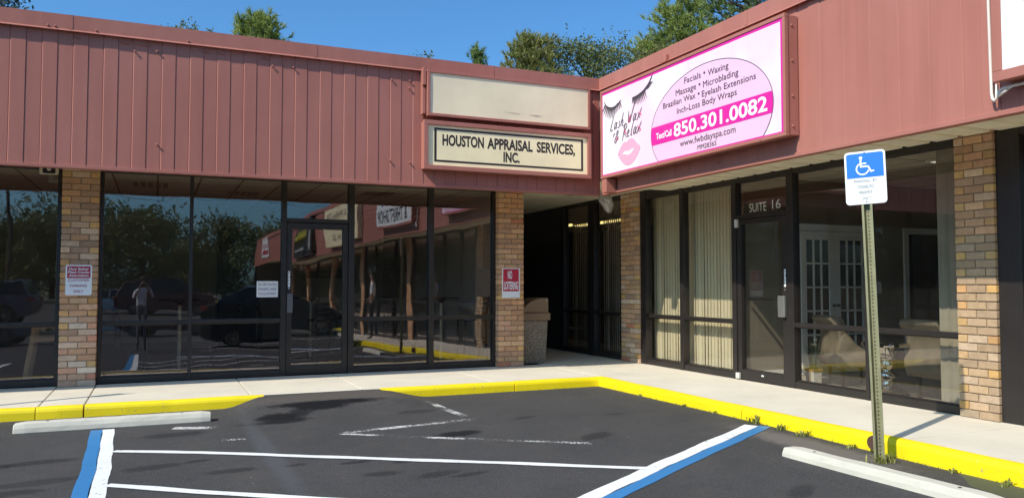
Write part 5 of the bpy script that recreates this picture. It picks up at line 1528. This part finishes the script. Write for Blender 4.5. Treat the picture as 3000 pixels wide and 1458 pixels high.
# ================================================================ STREET SIDE BEHIND THE CAMERA
TYRE = mat('tyre rubber', (0.012, 0.012, 0.012), 0.8)
RIM = mat('alloy rim', (0.45, 0.45, 0.46), 0.25, 0.9)
CARGLASS = mat('car glass', (0.01, 0.011, 0.013), 0.05, 0, 0.02)
REDLIGHT = mat('red lamp lens', (0.35, 0.01, 0.015), 0.2)
def car(name, label, cat, loc, rz, paint, body, roof, wb, wheel=0.32, W=0.88):
    """body and roof are side outlines (x, z); x forward"""
    t = thing(name, label, cat, loc, rz)
    def shell(P, wlo, whi, zlo, zhi):
        m = MB(); rows = []
        for k, ins in ((-1, 0), (-0.96, 1), (0.96, 1), (1, 0)):
            rows.append([(x if ins else x * 0.985, k * (wlo + (whi - wlo) * max(0, min(1, (z - zlo) / (zhi - zlo)))), z if ins else zlo + (z - zlo) * 0.97) for x, z in P])
        m.loft(rows); return m
    zs = [z for _, z in body]
    shell(body, W, W - 0.06, min(zs), max(zs)).build('body', paint, t, bevel=0.04, segs=3)
    zr = [z for _, z in roof]
    shell(roof, W - 0.06, W - 0.24, min(zr), max(zr)).build('cabin', CARGLASS, t, bevel=0.03, segs=3)
    cx = sum(x for x, _ in roof) / len(roof); m = MB()
    top = [(x, z) for x, z in roof if z > max(zr) - 0.12]; xa, xb = min(x for x, _ in top), max(x for x, _ in top)
    m.loft([[(x, y, max(zr) - 0.02 + 0.03 * (1 - (abs(y) / (W - 0.2)) ** 2)) for y in (-(W - 0.22), -0.3, 0.3, W - 0.22)] + [(x, y, max(zr) - 0.05) for y in (W - 0.22, -(W - 0.22))] for x in (xa, cx, xb)]); m.build('roof', paint, t)
    lo = sorted(roof)
    for s_ in (-1, 1):
        m = MB()
        for (xa_, za_), (xb_, zb_) in ((lo[0], min(top)), (lo[-1], max(top)), ((cx, min(zr)), (cx, max(zr)))):
            m.tube([(xa_, s_ * (W - 0.055), za_), (xb_, s_ * (W - 0.235), zb_)], 0.03, 6)
        m.build('pillar', paint, t)
        for x in (-wb / 2, wb / 2):
            m = MB(); m.lathe([(0.2, -0.10), (wheel - 0.02, -0.10), (wheel, -0.07), (wheel, 0.07), (wheel - 0.02, 0.10), (0.2, 0.10)], n=28); m.xf(Matrix.Translation((x, s_ * (W - 0.09), wheel)) @ Matrix.Rotation(R(90), 4, 'X')); wh = m.build('wheel', TYRE, t)
            m = MB()
            m.lathe([(0.07, -0.02), (0.07, 0.02)], n=16)
            for k in range(6): m.box(-0.018, 0.018, 0.05, 0.19, -0.015, 0.015, Matrix.Rotation(R(60 * k), 4, 'Z'))
            for k in range(28):
                a0, a1 = R(360 * k / 28), R(360 * (k + 1) / 28); n = m.pts([(0.185 * math.cos(a0), 0.185 * math.sin(a0), 0.02), (0.215 * math.cos(a0), 0.215 * math.sin(a0), 0.02), (0.215 * math.cos(a1), 0.215 * math.sin(a1), 0.02), (0.185 * math.cos(a1), 0.185 * math.sin(a1), 0.02)]); m.face((n, n + 1, n + 2, n + 3))
            m.xf(Matrix.Translation((x, s_ * (W + 0.005), wheel)) @ Matrix.Rotation(R(-90 * s_), 4, 'X')); m.build('rim', RIM, wh)
        fx = max(x for x, _ in body); bx = min(x for x, _ in body)
        m = MB(); m.box(fx - 0.16, fx - 0.03, s_ * (W - 0.3) - 0.14, s_ * (W - 0.3) + 0.14, max(zs) - 0.32, max(zs) - 0.2); m.build('headlight', WHITE, t, bevel=0.02)
        m = MB(); m.box(bx - 0.005, bx + 0.2, s_ * (W - 0.2) - 0.18, s_ * (W - 0.2) + 0.18, max(zs) - 0.24, max(zs) - 0.08); m.build('taillight', REDLIGHT, t, bevel=0.02)
    return t


sedan_b = [(-2.2, 0.35), (-2.25, 0.62), (-2.18, 0.90), (-1.5, 0.96), (0.8, 0.95), (1.5, 0.88), (2.1, 0.74), (2.22, 0.5), (2.15, 0.25), (1.72, 0.2), (-1.75, 0.2)]
sedan_r = [(-1.75, 0.93), (-0.95, 1.36), (-0.5, 1.42), (0.2, 1.40), (1.25, 0.92)]
car('sedan', 'black sedan parked nose-in toward the right-hand shops, mirrored in the glass door', 'car', (3.6, -1.5, A), R(6), mat('black car paint', (0.006, 0.006, 0.010), 0.12, 0.0, 0.02), sedan_b, sedan_r, 2.7)
suv_b = [(-2.3, 0.4), (-2.35, 0.8), (-2.25, 1.12), (1.2, 1.10), (2.1, 0.98), (2.3, 0.7), (2.25, 0.35), (1.8, 0.28), (-1.8, 0.28)]
suv_r = [(-2.2, 1.09), (-1.9, 1.68), (-1.2, 1.74), (0.3, 1.72), (1.2, 1.09)]
car('suv', 'dark red sport utility vehicle behind the photographer, mirrored beside the masks notice', 'car', (0.6, -18, A), R(8), mat('dark red car paint', (0.10, 0.012, 0.014), 0.2, 0.1, 0.02), suv_b, suv_r, 2.8, 0.36, 0.93)
car('suv', 'grey utility vehicle mirrored in the leftmost dark window', 'car', (-6.4, -10, A), R(183), mat('grey car paint', (0.14, 0.145, 0.16), 0.25, 0.3, 0.02), suv_b, suv_r, 2.8, 0.36, 0.93)
car('sedan', 'silver sedan mirrored behind the photographer', 'car', (-1.6, -20, A), R(12), mat('silver car paint', (0.45, 0.46, 0.47), 0.2, 0.5, 0.02), sedan_b, sedan_r, 2.7)
up = thing('utility_pole', 'wooden utility pole with sagging wires mirrored in the dark windows', 'pole', (-9.2, -38, A))
m = MB(); m.tube([(0, 0, 0), (0, 0, 11)], [0.16, 0.11], 10); m.box(-1.1, 1.1, -0.06, 0.06, 10.2, 10.35); m.build('pole', BARK, up)
for k, (dz, dx) in enumerate(((10.35, -1.0), (10.35, 1.0), (8.6, 0.1))):
    m = MB(); m.tube([(dx + 60 * (i / 12 - 0.35), 3 * dx, dz - 0.9 * (1 - (2 * (i / 12) - 1) ** 2)) for i in range(13)], 0.018, 5); m.build('wire', BLACK, up)


# people: one skinned body each, clothing coloured by where it lies on the body
SKIN_ = mat('skin', (0.42, 0.25, 0.18), 0.6); HAIR = mat('grey brown hair', (0.06, 0.05, 0.045), 0.8)
def person(label, loc, rz, shirt, trousers, arms, scale=1.0):
    """stands facing local +Y"""
    V = [(0, 0, .93), (0, 0, 1.10), (0, -.005, 1.30), (0, -.01, 1.44), (0, 0, 1.50), (0, .015, 1.60), (0, .02, 1.68)]
    E = [(0, 1), (1, 2), (2, 3), (3, 4), (4, 5), (5, 6)]; Rr = [(.155, .115), (.15, .105), (.17, .115), (.10, .075), (.052, .055), (.078, .095), (.07, .085)]
    for s in (-1, 1):
        n = len(V); V += [(s * .10, 0, .86), (s * .105, .01, .50), (s * .11, -.02, .10), (s * .12, .13, .035)]; E += [(0, n), (n, n + 1), (n + 1, n + 2), (n + 2, n + 3)]; Rr += [(.088, .09), (.058, .06), (.042, .045), (.04, .03)]
        sh, el, wr_, hd = arms(s); n = len(V); V += [sh, el, wr_, hd]; E += [(3, n), (n, n + 1), (n + 1, n + 2), (n + 2, n + 3)]; Rr += [(.062, .06), (.042, .042), (.028, .028), (.03, .02)]
        d = (Vector(hd) - Vector(wr_)).normalized(); sd_ = d.cross(Vector((0, 0, 1) if abs(d.z) < .8 else (0, 1, 0))).normalized()
        h = len(V) - 1
        for k, (o_, L) in enumerate(((-.03, .07), (-.01, .08), (.01, .078), (.028, .06))):
            p1 = Vector(hd) + sd_ * o_ + d * .03; p2 = p1 + d * L * .5 + Vector((0, .012, 0)); n = len(V)
            V += [tuple(p1), tuple(p2), tuple(p2 + d * L * .4 + Vector((0, .016, -.006)))]; E += [(h, n), (n, n + 1), (n + 1, n + 2)]; Rr += [(.010, .010), (.009, .009), (.007, .007)]
        p1 = Vector(hd) - d * .02 - sd_ * .035; n = len(V); V += [tuple(p1), tuple(p1 - sd_ * .025 + d * .03)]; E += [(h, n), (n, n + 1)]; Rr += [(.011, .011), (.008, .008)]
    n = len(V); V += [(0, .10, 1.60)]; E += [(5, n)]; Rr += [(.016, .02)]     # nose
    me = bpy.data.meshes.new('body'); me.from_pydata(V, E, []); o = bpy.data.objects.new('body', me); C.objects.link(o)
    o.modifiers.new('skin', 'SKIN'); sv = me.skin_vertices[0].data
    for i, r_ in enumerate(Rr): sv[i].radius = r_
    sv[0].use_root = True
    o.modifiers.new('sub', 'SUBSURF').levels = 2
    bm = bpy.data.meshes.new_from_object(o.evaluated_get(bpy.context.evaluated_depsgraph_get())); bpy.data.objects.remove(o)
    for mt in (shirt, trousers, SKIN_, DARKWOOD): bm.materials.append(mt)
    wr = [Vector(arms(s)[2]) for s in (-1, 1)]; el_ = [Vector(arms(s)[1]) for s in (-1, 1)]
    for p in bm.polygons:
        c = p.center; k = 0
        near = min((c - q_).length for q_ in wr)
        if c.z > 1.47: k = 2
        elif near < .17 or min((c - (a + b) / 2).length for a, b in zip(wr, el_)) < .10: k = 2
        elif c.z < .11: k = 3
        elif c.z < .96 and abs(c.x) < .24 and min((c - q_).length for q_ in wr) > .12: k = 1
        p.material_index = k; p.use_smooth = True
    b = bpy.data.objects.new('person', bm); C.objects.link(b); b.location = loc; b.rotation_euler = (0, 0, rz); b.scale = (scale,) * 3
    tag(b, label, 'person')
    m = MB(); m.lathe([(.075, 1.665), (.095, 1.69), (.10, 1.715), (.085, 1.755), (.045, 1.785), (.01, 1.79)], (0, -.004, 0), 16); m.build('hair', HAIR, b, smooth=True)
    m = MB()
    for s in (-1, 1):
        n = len(m.v); m.lathe([(.012, 0), (.009, .006)], n=8); m.xf(Matrix.Translation((s * .032, .098, 1.635)) @ Matrix.Rotation(R(-90), 4, 'X'), n)
    m.build('eyes', BLACK, b)
    return b


GREYSHIRT = mat('light grey shirt', (0.78, 0.78, 0.80), 0.9); DARKTR = mat('grey trousers', (0.16, 0.16, 0.17), 0.9)
up_arm = lambda s: ((s * .20, -.01, 1.40), (s * .27, .14, 1.20), (s * .12, .33, 1.44), (s * .085, .375, 1.51))
pz = 1.40 - 0.015 - 1.60
ph = person('photographer in a light grey shirt holding a phone up with both hands', (-0.33, -0.45, A), R(-6), GREYSHIRT, DARKTR, up_arm, 0.985)
pn = thing('phone', 'dark phone held up by the photographer', 'phone', (-0.29, -0.06, 1.372))
m = MB(); m.box(-0.075, 0.075, -0.008, 0, -0.035, 0.04); m.build('case', BLACK, pn, bevel=0.006)
dn_arm = lambda s: ((s * .20, -.01, 1.40), (s * .25, -.03, 1.12), (s * .22, .10, .92), (s * .21, .15, .87))
person('man in a light grey shirt standing on the walkway, mirrored in the dark window', (6.85, -1.9, 0), R(110), GREYSHIRT, mat('dark trousers', (0.03, 0.03, 0.035), 0.9), dn_arm, 1.02)
